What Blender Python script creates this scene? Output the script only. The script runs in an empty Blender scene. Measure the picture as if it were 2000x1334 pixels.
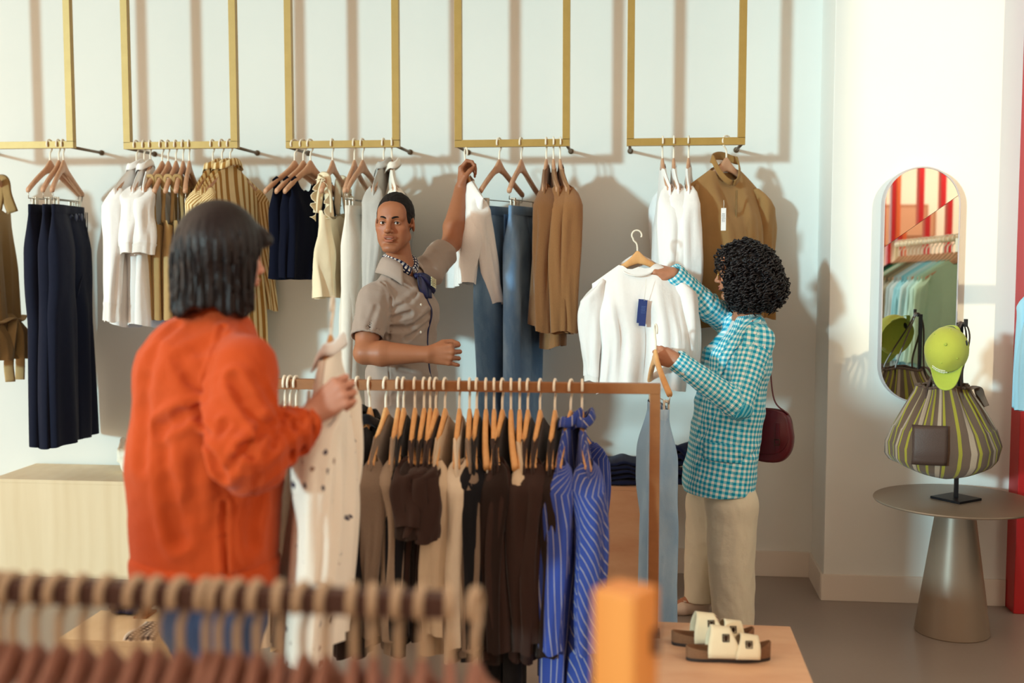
import bpy, bmesh, math, random
import numpy as np
from mathutils import Vector, Matrix

random.seed(7)
SC = bpy.context.scene
COL = SC.collection
PI = math.pi

# ------------------------------------------------------------------ camera geometry (frame 2000 x 1334)
FPX = 2200.0
PHI = math.atan(167.0 / FPX)
THE = math.atan(250.0 * math.cos(PHI) / FPX)
CAM = np.array([0.0, 0.0, 1.6])
FD = np.array([-math.sin(THE) * math.cos(PHI), math.cos(THE) * math.cos(PHI), -math.sin(PHI)])
FR = np.array([math.cos(THE), math.sin(THE), 0.0])
FU = np.cross(FR, FD)


def ray(px, py):
    return FD * FPX + FR * (px - 1000.0) + FU * (667.0 - py)


def at(px, py, Y):
    """the point of the place seen at a pixel, at distance Y into the room"""
    r = ray(px, py)
    return CAM + r * (Y / r[1])


def onz(px, py, z):
    r = ray(px, py)
    return CAM + r * ((z - CAM[2]) / r[2])


def onx(px, py, x):
    r = ray(px, py)
    return CAM + r * (x / r[0])


# ------------------------------------------------------------------ colour / materials
def lin(c):
    if isinstance(c, str):
        c = c.lstrip('#')
        c = tuple(int(c[i:i + 2], 16) / 255 for i in (0, 2, 4))
    return tuple(((x / 12.92) if x <= 0.04045 else ((x + 0.055) / 1.055) ** 2.4) for x in c) + (1.0,)


class NT:
    def __init__(self, name):
        self.m = bpy.data.materials.new(name)
        self.m.use_nodes = True
        self.t = self.m.node_tree
        self.b = self.t.nodes['Principled BSDF']

    def n(self, typ, **kw):
        nd = self.t.nodes.new(typ)
        for k, v in kw.items():
            if k == 'ins':
                for i, val in v.items():
                    nd.inputs[i].default_value = val
            else:
                setattr(nd, k, v)
        return nd

    def l(self, a, b):
        self.t.links.new(a, b)

    def math(self, op, a, b=None, c=None):
        nd = self.n('ShaderNodeMath', operation=op)
        for i, x in enumerate((a, b, c)):
            if x is None:
                continue
            if isinstance(x, (int, float)):
                nd.inputs[i].default_value = x
            else:
                self.l(x, nd.inputs[i])
        return nd.outputs[0]

    def mix(self, fac, a, b, blend='MIX'):
        nd = self.n('ShaderNodeMix', data_type='RGBA', blend_type=blend)
        for i, x in ((0, fac), (6, a), (7, b)):
            if isinstance(x, (int, float)):
                nd.inputs[i].default_value = x
            elif isinstance(x, tuple):
                nd.inputs[i].default_value = x
            else:
                self.l(x, nd.inputs[i])
        return nd.outputs[2]

    def coord(self, kind='Object'):
        return self.n('ShaderNodeTexCoord').outputs[kind]

    def noise(self, vec, scale, detail=3, rough=.5, stretch=None):
        if stretch:
            mp = self.n('ShaderNodeMapping')
            mp.inputs['Scale'].default_value = stretch
            self.l(vec, mp.inputs[0])
            vec = mp.outputs[0]
        nd = self.n('ShaderNodeTexNoise', ins={'Scale': scale, 'Detail': detail, 'Roughness': rough})
        self.l(vec, nd.inputs['Vector'])
        return nd.outputs['Fac']

    def attr(self, name):
        return self.n('ShaderNodeAttribute', attribute_name=name)

    def bump(self, h, strength, dist=.01):
        nd = self.n('ShaderNodeBump', ins={'Strength': strength, 'Distance': dist})
        self.l(h, nd.inputs['Height'])
        self.l(nd.outputs[0], self.b.inputs['Normal'])

    def col(self, c):
        if isinstance(c, tuple):
            self.b.inputs['Base Color'].default_value = c
        else:
            self.l(c, self.b.inputs['Base Color'])

    def set(self, **kw):
        for k, v in kw.items():
            self.b.inputs[k.replace('_', ' ')].default_value = v


_MC = {}


def fabric(col, var=.10, rough=.92, bump=.35, weave=900, sheen=.15, spec=.2):
    key = ('fab', col, var, rough, bump, weave, sheen)
    if key in _MC:
        return _MC[key]
    t = NT('fabric')
    c = lin(col)
    o = t.coord()
    nz = t.noise(o, 14, 4, .6)
    d = tuple(x * (1 - var) for x in c[:3]) + (1,)
    l_ = tuple(min(1, x * (1 + var)) for x in c[:3]) + (1,)
    t.col(t.mix(nz, d, l_))
    h = t.math('ADD', t.math('MULTIPLY', t.noise(o, 35, 3), 1.0), t.math('MULTIPLY', t.noise(o, weave, 1), .18))
    t.bump(h, bump, .006)
    t.set(Roughness=rough, Sheen_Weight=sheen, Specular_IOR_Level=spec)
    _MC[key] = t.m
    return t.m


def knit(col, var=.22):
    key = ('knit', col)
    if key in _MC:
        return _MC[key]
    t = NT('knit')
    c = lin(col)
    o = t.coord()
    nz = t.noise(o, 320, 2, .7)
    d = tuple(x * (1 - var) for x in c[:3]) + (1,)
    l_ = tuple(min(1, x * (1 + var)) for x in c[:3]) + (1,)
    t.col(t.mix(nz, d, l_))
    t.bump(t.math('ADD', nz, t.noise(o, 30, 2)), .45, .005)
    t.set(Roughness=.98, Sheen_Weight=.3, Specular_IOR_Level=.1)
    _MC[key] = t.m
    return t.m


def denim(col, fade, key2='d', amount=.5):
    key = ('denim', col, fade, amount)
    if key in _MC:
        return _MC[key]
    t = NT('denim')
    o = t.coord()
    p = t.attr('pat').outputs['Vector']
    nz = t.noise(p, 5, 4, .65, (1.2, .35, 1))
    fine = t.noise(o, 420, 2, .8)
    f = t.n('ShaderNodeMapRange', ins={1: .42, 2: .68})
    t.l(nz, f.inputs[0])
    base = t.mix(t.math('MULTIPLY', f.outputs[0], amount), lin(col), lin(fade))
    t.col(t.mix(.35, base, t.mix(fine, lin(col), lin(fade))))
    t.bump(t.math('ADD', t.noise(o, 25, 3), t.math('MULTIPLY', fine, .4)), .4, .006)
    t.set(Roughness=.9, Sheen_Weight=.1, Specular_IOR_Level=.15)
    _MC[key] = t.m
    return t.m


def striped(base, line, pitch, width, axis=0, line2=None, skew=0.0):
    """stripes running down the cloth; pat = metres across / along the cloth"""
    key = ('str', base, line, pitch, width, axis, line2, skew)
    if key in _MC:
        return _MC[key]
    t = NT('striped_cloth')
    p = t.n('ShaderNodeSeparateXYZ')
    t.l(t.attr('pat').outputs['Vector'], p.inputs[0])
    u = p.outputs[axis]
    if skew:
        u = t.math('ADD', u, t.math('MULTIPLY', p.outputs[1 - axis], skew))
    fr = t.math('FRACT', t.math('DIVIDE', u, pitch))
    m = t.math('LESS_THAN', fr, width)
    c = t.mix(m, lin(base), lin(line))
    if line2:
        m2 = t.math('LESS_THAN', t.math('ABSOLUTE', t.math('SUBTRACT', fr, .6 + width * .2)), width * .35)
        c = t.mix(m2, c, lin(line2))
    o = t.coord()
    t.col(t.mix(t.math('MULTIPLY', t.noise(o, 20, 3), .12), c, lin('#20242e')))
    t.bump(t.math('ADD', t.noise(o, 35, 3), t.math('MULTIPLY', t.noise(o, 900, 1), .2)), .35, .006)
    t.set(Roughness=.9, Sheen_Weight=.1, Specular_IOR_Level=.2)
    _MC[key] = t.m
    return t.m


def gingham(c0, c1, c2, pitch):
    t = NT('gingham_cloth')
    p = t.n('ShaderNodeSeparateXYZ')
    t.l(t.attr('pat').outputs['Vector'], p.inputs[0])
    a = t.math('LESS_THAN', t.math('FRACT', t.math('DIVIDE', p.outputs[0], pitch)), .52)
    b = t.math('LESS_THAN', t.math('FRACT', t.math('DIVIDE', p.outputs[1], pitch)), .52)
    s = t.math('ADD', a, b)
    c = t.mix(t.math('MINIMUM', s, 1.0), lin(c0), lin(c1))
    c = t.mix(t.math('MAXIMUM', t.math('SUBTRACT', s, 1.0), 0.0), c, lin(c2))
    t.col(c)
    o = t.coord()
    t.bump(t.math('ADD', t.noise(o, 30, 3), t.math('MULTIPLY', t.noise(o, 700, 1), .25)), .4, .006)
    t.set(Roughness=.9, Sheen_Weight=.1, Specular_IOR_Level=.2)
    return t.m


def floral(base, s1, s2, scale=14):
    t = NT('printed_cloth')
    p = t.attr('pat').outputs['Vector']
    v = t.n('ShaderNodeTexVoronoi', ins={'Scale': scale, 'Randomness': .9})
    t.l(p, v.inputs['Vector'])
    nz = t.noise(p, scale * 6, 2, .7)
    d = t.math('ADD', v.outputs['Distance'], t.math('MULTIPLY', t.math('SUBTRACT', nz, .5), .42))
    m = t.math('LESS_THAN', d, .2)
    sel = t.n('ShaderNodeSeparateColor')
    t.l(v.outputs['Color'], sel.inputs[0])
    keep = t.math('MULTIPLY', m, t.math('GREATER_THAN', sel.outputs[0], .35))
    c = t.mix(keep, lin(base), t.mix(t.math('GREATER_THAN', sel.outputs[1], .45), lin(s1), lin(s2)))
    t.col(c)
    o = t.coord()
    t.bump(t.noise(o, 35, 3), .35, .006)
    t.set(Roughness=.9, Sheen_Weight=.1, Specular_IOR_Level=.2)
    return t.m


def plain(name, col, rough=.5, metal=0., bump=0., bscale=60, spec=.5, var=0.):
    key = ('plain', name, col)
    if key in _MC:
        return _MC[key]
    t = NT(name)
    c = lin(col)
    if var:
        nz = t.noise(t.coord(), 9, 4, .6)
        t.col(t.mix(nz, tuple(x * (1 - var) for x in c[:3]) + (1,), tuple(min(1, x * (1 + var)) for x in c[:3]) + (1,)))
    else:
        t.col(c)
    t.set(Roughness=rough, Metallic=metal, Specular_IOR_Level=spec)
    if bump:
        t.bump(t.noise(t.coord(), bscale, 3), bump, .004)
    _MC[key] = t.m
    return t.m


def wood(name, c1, c2, scale=6, stretch=(1, 1, .12), rough=.45, figure=0.):
    key = ('wood', name)
    if key in _MC:
        return _MC[key]
    t = NT(name)
    o = t.coord()
    nz = t.noise(o, scale, 5, .6, stretch)
    if figure:
        w = t.n('ShaderNodeTexWave', wave_type='BANDS', bands_direction='X', ins={'Scale': 1.4, 'Distortion': 9., 'Detail': 3., 'Detail Scale': .9})
        mp = t.n('ShaderNodeMapping')
        mp.inputs['Scale'].default_value = (3.0, 3.0, .55)
        t.l(o, mp.inputs[0])
        t.l(mp.outputs[0], w.inputs[0])
        nz = t.math('ADD', t.math('MULTIPLY', nz, 1 - figure), t.math('MULTIPLY', w.outputs['Fac'], figure))
    f = t.n('ShaderNodeMapRange', ins={1: .3, 2: .72})
    t.l(nz, f.inputs[0])
    t.col(t.mix(f.outputs[0], lin(c1), lin(c2)))
    t.bump(nz, .08, .003)
    t.set(Roughness=rough, Specular_IOR_Level=.35)
    _MC[key] = t.m
    return t.m


# ------------------------------------------------------------------ object making
def link(o, parent=None):
    COL.objects.link(o)
    if parent is not None:
        o.parent = parent
    return o


def tag(o, label=None, cat=None, group=None, kind=None):
    if label:
        o['label'] = label
    if cat:
        o['category'] = cat
    if group:
        o['group'] = group
    if kind:
        o['kind'] = kind
    return o


def empty(name, loc=(0, 0, 0), rot=(0, 0, 0), label=None, cat=None, group=None):
    o = bpy.data.objects.new(name, None)
    o.empty_display_size = .05
    COL.objects.link(o)
    o.location = loc
    o.rotation_euler = rot
    return tag(o, label, cat, group)


def mk(name, V, F, mat, parent=None, smooth=True, pat=None, col=None, sharp=None):
    me = bpy.data.meshes.new(name)
    V = np.asarray(V, dtype=np.float32).reshape(-1, 3)
    if isinstance(F, np.ndarray):
        F = F.tolist()
    me.from_pydata(V.tolist(), [], [tuple(f) for f in F])
    me.update()
    if smooth:
        me.polygons.foreach_set('use_smooth', [True] * len(me.polygons))
        if sharp:
            me.set_sharp_from_angle(angle=math.radians(sharp))
    if pat is not None:
        p = np.zeros((len(V), 3), np.float32)
        pat = np.asarray(pat, np.float32).reshape(len(V), -1)
        p[:, :pat.shape[1]] = pat
        a = me.attributes.new('pat', 'FLOAT_VECTOR', 'POINT')
        a.data.foreach_set('vector', p.ravel())
    if col is not None:
        a = me.attributes.new('tint', 'FLOAT_COLOR', 'POINT')
        c = np.ones((len(V), 4), np.float32)
        c[:, :3] = col
        a.data.foreach_set('color', c.ravel())
    if mat is not None:
        for m in (mat if isinstance(mat, (list, tuple)) else [mat]):
            me.materials.append(m)
    o = bpy.data.objects.new(name, me)
    return link(o, parent)


class MB:
    """collects shapes into one mesh"""

    def __init__(self):
        self.V, self.F, self.n, self.P = [], [], 0, []

    def add(self, V, F, pat=None):
        V = np.asarray(V, float).reshape(-1, 3)
        self.V.append(V)
        self.F += [tuple(int(i) + self.n for i in f) for f in F]
        self.P.append(np.zeros((len(V), 2)) if pat is None else np.asarray(pat, float).reshape(-1, 2))
        self.n += len(V)
        return self

    def box(self, c, s, bev=0., rz=0., R=None):
        return self.add(*rbox(c, s, bev, rz, R))

    def tube(self, *a, **k):
        return self.add(*tube(*a, **k))

    def build(self, name, mat, parent=None, smooth=True, sharp=None, **k):
        return mk(name, np.concatenate(self.V), self.F, mat, parent, smooth, pat=np.concatenate(self.P), sharp=sharp, **k)


def rbox(c, s, bev=0., rz=0., R=None):
    bm = bmesh.new()
    bmesh.ops.create_cube(bm, size=1.0)
    for v in bm.verts:
        v.co = Vector((v.co.x * s[0], v.co.y * s[1], v.co.z * s[2]))
    if bev > 0:
        bmesh.ops.bevel(bm, geom=list(bm.edges), offset=bev, segments=2, affect='EDGES', profile=.6)
    bm.verts.ensure_lookup_table()
    V = np.array([v.co[:] for v in bm.verts])
    F = [[v.index for v in f.verts] for f in bm.faces]
    bm.free()
    if rz:
        c_, s_ = math.cos(rz), math.sin(rz)
        V = V @ np.array([[c_, s_, 0], [-s_, c_, 0], [0, 0, 1]])
    if R is not None:
        V = V @ np.asarray(R).T
    return V + np.asarray(c, float), F


def loft(R, closed=True, cap0=False, cap1=False):
    R = np.asarray(R, float)
    S, N = R.shape[:2]
    F = []
    for i in range(S - 1):
        for j in range(N if closed else N - 1):
            k = (j + 1) % N
            F.append((i * N + j, i * N + k, (i + 1) * N + k, (i + 1) * N + j))
    if cap0:
        F.append(tuple(reversed(range(N))))
    if cap1:
        F.append(tuple((S - 1) * N + j for j in range(N)))
    return R.reshape(-1, 3), F


def frames(path):
    P = np.asarray(path, float)
    T = np.gradient(P, axis=0)
    T /= np.linalg.norm(T, axis=1)[:, None] + 1e-12
    up = np.array([0, 0, 1.0]) if abs(T[0][2]) < .9 else np.array([1.0, 0, 0])
    n = np.cross(T[0], up)
    n /= np.linalg.norm(n)
    Ns = []
    for t in T:
        n = n - t * np.dot(n, t)
        n /= np.linalg.norm(n) + 1e-12
        Ns.append(n.copy())
    Ns = np.array(Ns)
    return P, T, Ns, np.cross(T, Ns)


def tube(path, r, n=8, caps=True, ry=None, closed=False):
    P, T, A, B = frames(path)
    r = np.broadcast_to(np.asarray(r, float), (len(P),))
    ry = r if ry is None else np.broadcast_to(np.asarray(ry, float), (len(P),))
    a = np.linspace(0, 2 * PI, n, endpoint=False)
    R = P[:, None] + A[:, None] * (np.cos(a)[None, :, None] * r[:, None, None]) + B[:, None] * (np.sin(a)[None, :, None] * ry[:, None, None])
    V, F = loft(R, True, caps and not closed, caps and not closed)
    if closed:
        S = len(P)
        F = list(F) + [((S - 1) * n + j, (S - 1) * n + (j + 1) % n, (j + 1) % n, j) for j in range(n)]
    return V, F


def spline(pts, n=12):
    """Catmull-Rom through pts"""
    P = np.asarray(pts, float)
    P = np.vstack([2 * P[0] - P[1], P, 2 * P[-1] - P[-2]])
    out = []
    for i in range(1, len(P) - 2):
        p0, p1, p2, p3 = P[i - 1:i + 3]
        for t in np.linspace(0, 1, n, endpoint=False):
            out.append(.5 * ((2 * p1) + (-p0 + p2) * t + (2 * p0 - 5 * p1 + 4 * p2 - p3) * t * t + (-p0 + 3 * p1 - 3 * p2 + p3) * t ** 3))
    out.append(P[-2])
    return np.array(out)


def lathe(prof, n=48, c=(0, 0, 0)):
    a = np.linspace(0, 2 * PI, n, endpoint=False)
    R = np.array([[(r * math.cos(t), r * math.sin(t), z) for t in a] for r, z in prof])
    V, F = loft(R, True, prof[0][0] > 1e-4, prof[-1][0] > 1e-4)
    return V + np.asarray(c, float), F


def sheet(G, thick, closed=False):
    """a cloth sheet (S,N,3) given thickness along its normals"""
    G = np.asarray(G, float)
    du = np.gradient(G, axis=1)
    dv = np.gradient(G, axis=0)
    Nn = np.cross(du, dv)
    Nn /= np.linalg.norm(Nn, axis=2)[:, :, None] + 1e-9
    A, B = G + Nn * thick / 2, G - Nn * thick / 2
    S, N = G.shape[:2]
    F = []
    o = S * N
    for i in range(S - 1):
        for j in range(N - 1):
            F.append((i * N + j, i * N + j + 1, (i + 1) * N + j + 1, (i + 1) * N + j))
            F.append((o + i * N + j, o + (i + 1) * N + j, o + (i + 1) * N + j + 1, o + i * N + j + 1))
    edge = [j for j in range(N)] + [i * N + N - 1 for i in range(1, S)] + [(S - 1) * N + j for j in range(N - 2, -1, -1)] + [i * N for i in range(S - 2, 0, -1)]
    for k in range(len(edge)):
        a, b = edge[k], edge[(k + 1) % len(edge)]
        F.append((b, a, o + a, o + b))
    return np.concatenate([A.reshape(-1, 3), B.reshape(-1, 3)]), F


def sstep(x, a=0., b=1.):
    t = np.clip((np.asarray(x, float) - a) / (b - a), 0, 1)
    return t * t * (3 - 2 * t)


def rotz(a):
    c, s = math.cos(a), math.sin(a)
    return np.array([[c, -s, 0], [s, c, 0], [0, 0, 1.0]])


ORD = ['first', 'second', 'third', 'fourth', 'fifth', 'sixth', 'seventh', 'eighth', 'ninth', 'tenth', 'eleventh', 'twelfth', 'thirteenth',
       'fourteenth', 'fifteenth', 'sixteenth', 'seventeenth', 'eighteenth', 'nineteenth', 'twentieth', 'twenty-first', 'twenty-second',
       'twenty-third', 'twenty-fourth', 'twenty-fifth', 'twenty-sixth', 'twenty-seventh', 'twenty-eighth', 'twenty-ninth', 'thirtieth']
# ------------------------------------------------------------------ implicit surfaces, for bodies and worn clothes
def smin(a, b, k):
    if k <= 0:
        return np.minimum(a, b)
    h = np.clip(.5 + .5 * (b - a) / k, 0, 1)
    return b * (1 - h) + a * h - k * h * (1 - h)


def smax(a, b, k):
    return -smin(-a, -b, k)


def d_cone(P, a, b, ra, rb):
    a, b = np.asarray(a, np.float32), np.asarray(b, np.float32)
    ab = b - a
    q = P - a
    t = np.clip((q @ ab) / (ab @ ab), 0, 1)
    q = q - t[:, None] * ab
    return np.sqrt((q * q).sum(1)) - (ra + t * (rb - ra))


def d_ell(P, c, r, R=None):
    q = P - np.asarray(c, np.float32)
    if R is not None:
        q = q @ np.asarray(R, np.float32)          # columns of R are the local axes
    r = np.asarray(r, np.float32)
    q1 = q / r
    k0 = np.sqrt((q1 * q1).sum(1)) + 1e-9
    q2 = q1 / r
    k1 = np.sqrt((q2 * q2).sum(1)) + 1e-9
    return k0 * (k0 - 1) / k1


def d_econe(P, a, b, wa, wb, x, ya=None):
    """cone with an oval section: (half width, half depth) at both ends, x = the width direction"""
    a, b, x = (np.asarray(v, np.float32) for v in (a, b, x))
    ab = b - a
    L = np.linalg.norm(ab)
    z = ab / L
    x = x - z * (x @ z)
    x /= np.linalg.norm(x)
    y = np.cross(z, x)
    q = P - a
    h = q @ z
    t = np.clip(h / L, 0, 1)
    over = h - t * L
    wx = wa[0] + t * (wb[0] - wa[0])
    wy = wa[1] + t * (wb[1] - wa[1])
    m = np.minimum(wx, wy)
    qx, qy = q @ x, q @ y
    s = np.sqrt((qx / wx) ** 2 + (qy / wy) ** 2 + (over / m) ** 2)
    return (s - 1) * m


class Sdf:
    def __init__(self):
        self.ops = []

    def cone(self, a, b, ra, rb, k=.02):
        self.ops.append(('u', lambda P: d_cone(P, a, b, ra, rb), k))
        return self

    def chain(self, pts, rs, k=.015):
        for i in range(len(pts) - 1):
            self.cone(pts[i], pts[i + 1], rs[i], rs[i + 1], k if i == 0 else min(k, .004))
        return self

    def ell(self, c, r, R=None, k=.02):
        self.ops.append(('u', lambda P: d_ell(P, c, r, R), k))
        return self

    def econe(self, a, b, wa, wb, x, k=.03):
        self.ops.append(('u', lambda P: d_econe(P, a, b, wa, wb, x), k))
        return self

    def sub(self, f, k=.005):
        self.ops.append(('s', f, k))
        return self

    def inter(self, f, k=.0):
        self.ops.append(('i', f, k))
        return self

    def add(self, f, k=.01):
        self.ops.append(('u', f, k))
        return self

    def disp(self, f):
        self.ops.append(('d', f, 0))
        return self

    def __call__(self, P):
        d = np.full(len(P), 9., np.float32)
        for op, f, k in self.ops:
            if op == 'u':
                d = smin(d, f(P), k)
            elif op == 's':
                d = smax(d, -f(P), k)
            elif op == 'i':
                d = smax(d, f(P), k)
            else:
                near = np.abs(d) < .08
                if near.any():
                    d[near] = d[near] + f(P[near])
        return d


def plane(p, n):
    p, n = np.asarray(p, np.float32), np.asarray(n, np.float32)
    n = n / np.linalg.norm(n)
    return lambda P: (P - p) @ n


def folds(seed, amp, freq, dirs=None, n=4, sharp=.6):
    """a field of soft cloth folds (signed offset in metres)"""
    rs = np.random.RandomState(seed)
    W = []
    for i in range(n):
        d = rs.normal(size=3) if dirs is None else np.asarray(dirs[i % len(dirs)], float) + rs.normal(size=3) * .25
        d /= np.linalg.norm(d)
        W.append((d * freq * (.7 + .7 * rs.rand()), rs.rand() * 6.28, amp * (.6 + .6 * rs.rand()) / n ** .5, rs.normal(size=3) * freq * .35))

    def f(P):
        o = 0
        for k, ph, a, k2 in W:
            w = np.sin(P @ k.astype(np.float32) + ph + 1.3 * np.sin(P @ k2.astype(np.float32) + ph * 2))
            o = o + a * (.75 - 1.7 * np.clip(1 - np.sqrt(w * w + .045), 0, 1) ** 1.7 if sharp != 1 else w)
        return o
    return f


def near_pt(c, r):
    c = np.asarray(c, np.float32)
    return lambda P: np.exp(-((P - c) ** 2).sum(1) / (r * r))


def sdf_mesh(fn, lo, hi, h, lip=1.35):
    lo, hi = np.asarray(lo, float), np.asarray(hi, float)
    B = 8
    nb = np.maximum(1, np.ceil((hi - lo) / (h * B)).astype(int))
    n = nb * B
    bc = np.stack(np.meshgrid(*[np.arange(k) for k in nb], indexing='ij'), -1).reshape(-1, 3)
    ctr = (lo + (bc + .5) * B * h - h / 2).astype(np.float32)
    d = fn(ctr)
    act = np.abs(d) < h * B * .87 * lip + h
    sg = np.where(d < 0, -1., 1.).astype(np.float32)
    D = sg.reshape(nb).repeat(B, 0).repeat(B, 1).repeat(B, 2)
    loc = np.stack(np.meshgrid(*[np.arange(B)] * 3, indexing='ij'), -1).reshape(-1, 3)
    ids = np.nonzero(act)[0]
    for c0 in range(0, len(ids), 800):
        b = bc[ids[c0:c0 + 800]]
        g = (b[:, None] * B + loc[None]).reshape(-1, 3)
        D[g[:, 0], g[:, 1], g[:, 2]] = fn((lo + g * h).astype(np.float32))
    return nets(D, lo, h)


def nets(D, lo, h):
    I = (D < 0)
    c = np.zeros(tuple(x - 1 for x in D.shape), np.uint8)
    off = [(i, j, k) for i in (0, 1) for j in (0, 1) for k in (0, 1)]
    for i, j, k in off:
        c += I[i:D.shape[0] - 1 + i, j:D.shape[1] - 1 + j, k:D.shape[2] - 1 + k]
    m = (c > 0) & (c < 8)
    cells = np.argwhere(m)
    if not len(cells):
        return np.zeros((0, 3)), []
    idx = np.full(m.shape, -1, np.int32)
    idx[m] = np.arange(len(cells))
    val = {o: D[cells[:, 0] + o[0], cells[:, 1] + o[1], cells[:, 2] + o[2]] for o in off}
    acc = np.zeros((len(cells), 3))
    cnt = np.zeros(len(cells))
    for a in off:
        for ax in range(3):
            if a[ax]:
                continue
            b = list(a)
            b[ax] = 1
            va, vb = val[a], val[tuple(b)]
            x = (va < 0) != (vb < 0)
            t = np.where(x, va / (va - vb + 1e-20), 0)
            p = np.tile(np.array(a, float), (len(cells), 1))
            p[:, ax] += t
            acc[x] += p[x]
            cnt[x] += 1
    V = lo + (cells + acc / cnt[:, None]) * h
    F = []
    for ax in range(3):
        b, e = (ax + 1) % 3, (ax + 2) % 3
        s0 = [slice(None)] * 3
        s1 = [slice(None)] * 3
        s0[ax] = slice(0, -1)
        s1[ax] = slice(1, None)
        A0, A1 = I[tuple(s0)], I[tuple(s1)]
        x = np.argwhere(A0 != A1)
        ok = (x[:, b] > 0) & (x[:, e] > 0) & (x[:, b] < D.shape[b] - 1) & (x[:, e] < D.shape[e] - 1)
        x = x[ok]
        ins = A0[x[:, 0], x[:, 1], x[:, 2]]

        def cell(db, de):
            y = x.copy()
            y[:, b] -= db
            y[:, e] -= de
            return idx[y[:, 0], y[:, 1], y[:, 2]]
        q = np.stack([cell(1, 1), cell(0, 1), cell(0, 0), cell(1, 0)], 1)
        q[~ins] = q[~ins][:, ::-1]
        F.append(q)
    F = np.concatenate(F)
    F = F[(F >= 0).all(1)]
    return V, F


def merge(*VF):
    V, F, n = [], [], 0
    for v, f in VF:
        if len(v) == 0:
            continue
        V.append(v)
        F.append(np.asarray(f) + n)
        n += len(v)
    return np.concatenate(V), np.concatenate(F)


def basis(f, s):
    """orthonormal (f, s, p): f along, s sideways, p = f x s"""
    f = np.asarray(f, float)
    f = f / np.linalg.norm(f)
    s = np.asarray(s, float)
    s = s - f * (s @ f)
    s /= np.linalg.norm(s)
    return f, s, np.cross(f, s)


def hand(S, wrist, f, thumb, palm_sign, curls, scale=1., spread=.12, thumb_pts=None, wr=.026):
    """palm, four fingers and a thumb added to an Sdf. f: wrist->knuckles, thumb: side of the thumb, the palm looks to palm_sign * (f x thumb).
    curls: 4 x (three bends in degrees). Returns finger tips."""
    w = np.asarray(wrist, float)
    f, t, p = basis(f, thumb)
    p = p * palm_sign
    s = scale
    kn = [w + (f * a + t * b - p * c) * s for a, b, c in ((.089, .031, .002), (.094, .009, .006), (.089, -.013, .004), (.080, -.033, -.001))]
    for i, k in enumerate(kn):
        S.cone(w + t * (.016 - .011 * i) * s + f * .004, k, .0165 * s, (.0125, .0125, .0118, .0108)[i] * s, .012)
    S.ell(w + (f * .045 + t * .024 + p * .012) * s, (.034 * s, .017 * s, .016 * s), np.stack([f * .86 + t * .5, t * .86 - f * .5, p], 1), .012)
    S.ell(w + (f * .045 - t * .022 + p * .010) * s, (.036 * s, .015 * s, .014 * s), np.stack([f, t, p], 1), .012)
    lens = ((.043, .026, .022), (.047, .030, .024), (.043, .028, .023), (.034, .021, .020))
    rad = ((.0095, .0088, .0079, .0066), (.0097, .0089, .008, .0067), (.0093, .0085, .0076, .0064), (.0083, .0075, .0067, .0058))
    tips = []
    for i in range(4):
        d0 = f + t * spread * (1.5 - i) * .55
        d0 /= np.linalg.norm(d0)
        pos = kn[i]
        ang = 0
        for j in range(3):
            ang += math.radians(curls[i][j])
            d = d0 * math.cos(ang) + p * math.sin(ang)
            nx = pos + d * lens[i][j] * s
            S.cone(pos, nx, rad[i][j] * s, rad[i][j + 1] * s, .007 if j == 0 else .002)
            pos = nx
        tips.append(pos)
    if thumb_pts is None:
        thumb_pts = [(.020, .022, .010), (.052, .050, .022), (.080, .058, .032), (.102, .054, .040)]
    tp = [w + (f * a + t * b + p * c) * s for a, b, c in thumb_pts]
    rr = (.0155, .0122, .0108, .0082)
    for j in range(3):
        S.cone(tp[j], tp[j + 1], rr[j] * s, rr[j + 1] * s, .010 if j == 0 else .002)
    tips.append(tp[-1])
    return tips


def polar_pat(V, axis_pts, x0, twist=0.0):
    """pattern coordinates wrapped round a limb or trunk: (arc length, distance along)"""
    P = np.asarray(axis_pts, float)
    V = np.asarray(V, float)
    best = np.full(len(V), 1e9)
    u = np.zeros(len(V))
    w = np.zeros(len(V))
    L = 0
    for i in range(len(P) - 1):
        ab = P[i + 1] - P[i]
        l = np.linalg.norm(ab)
        z = ab / l
        x = np.asarray(x0, float) - z * (np.asarray(x0, float) @ z)
        x /= np.linalg.norm(x)
        y = np.cross(z, x)
        q = V - P[i]
        tt = q @ z
        tc = np.clip(tt, 0 if i else -1e9, l if i < len(P) - 2 else 1e9)
        d = np.linalg.norm(q - tc[:, None] * z, axis=1)
        m = d < best
        a = np.arctan2(q @ y, q @ x)
        u = np.where(m, a, u)
        w = np.where(m, L + tc, w)
        best = np.where(m, d, best)
        L += l
    return u, w, best
# ================================================================== the setting
YW = 5.66          # back wall
YP = 5.285         # face of the pier on the right
YF = 5.35          # plane of the hanging gold frames
XP = .863          # left edge of the pier


def struct(name, mb, mat, parent=None, **k):
    o = mb.build(name, mat, parent, smooth=False, **k)
    o['kind'] = 'structure'
    return o


def m_wall():
    t = NT('painted_wall')
    o = t.coord()
    t.col(t.mix(t.noise(o, 1.3, 4, .6), lin('#dfe0db'), lin('#e8e8e3')))
    t.bump(t.noise(o, 220, 2), .06, .002)
    t.set(Roughness=.75, Specular_IOR_Level=.25)
    return t.m


def m_floor():
    t = NT('polished_concrete')
    o = t.coord()
    n = t.noise(o, 1.6, 6, .65)
    f = t.noise(o, 60, 3, .7)
    c = t.mix(n, lin('#8f8178'), lin('#a4968b'))
    t.col(t.mix(t.math('MULTIPLY', f, .25), c, lin('#7c6e66')))
    r = t.n('ShaderNodeMapRange', ins={3: .22, 4: .42})
    t.l(n, r.inputs[0])
    t.l(r.outputs[0], t.b.inputs['Roughness'])
    t.set(Specular_IOR_Level=.45)
    return t.m


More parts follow.
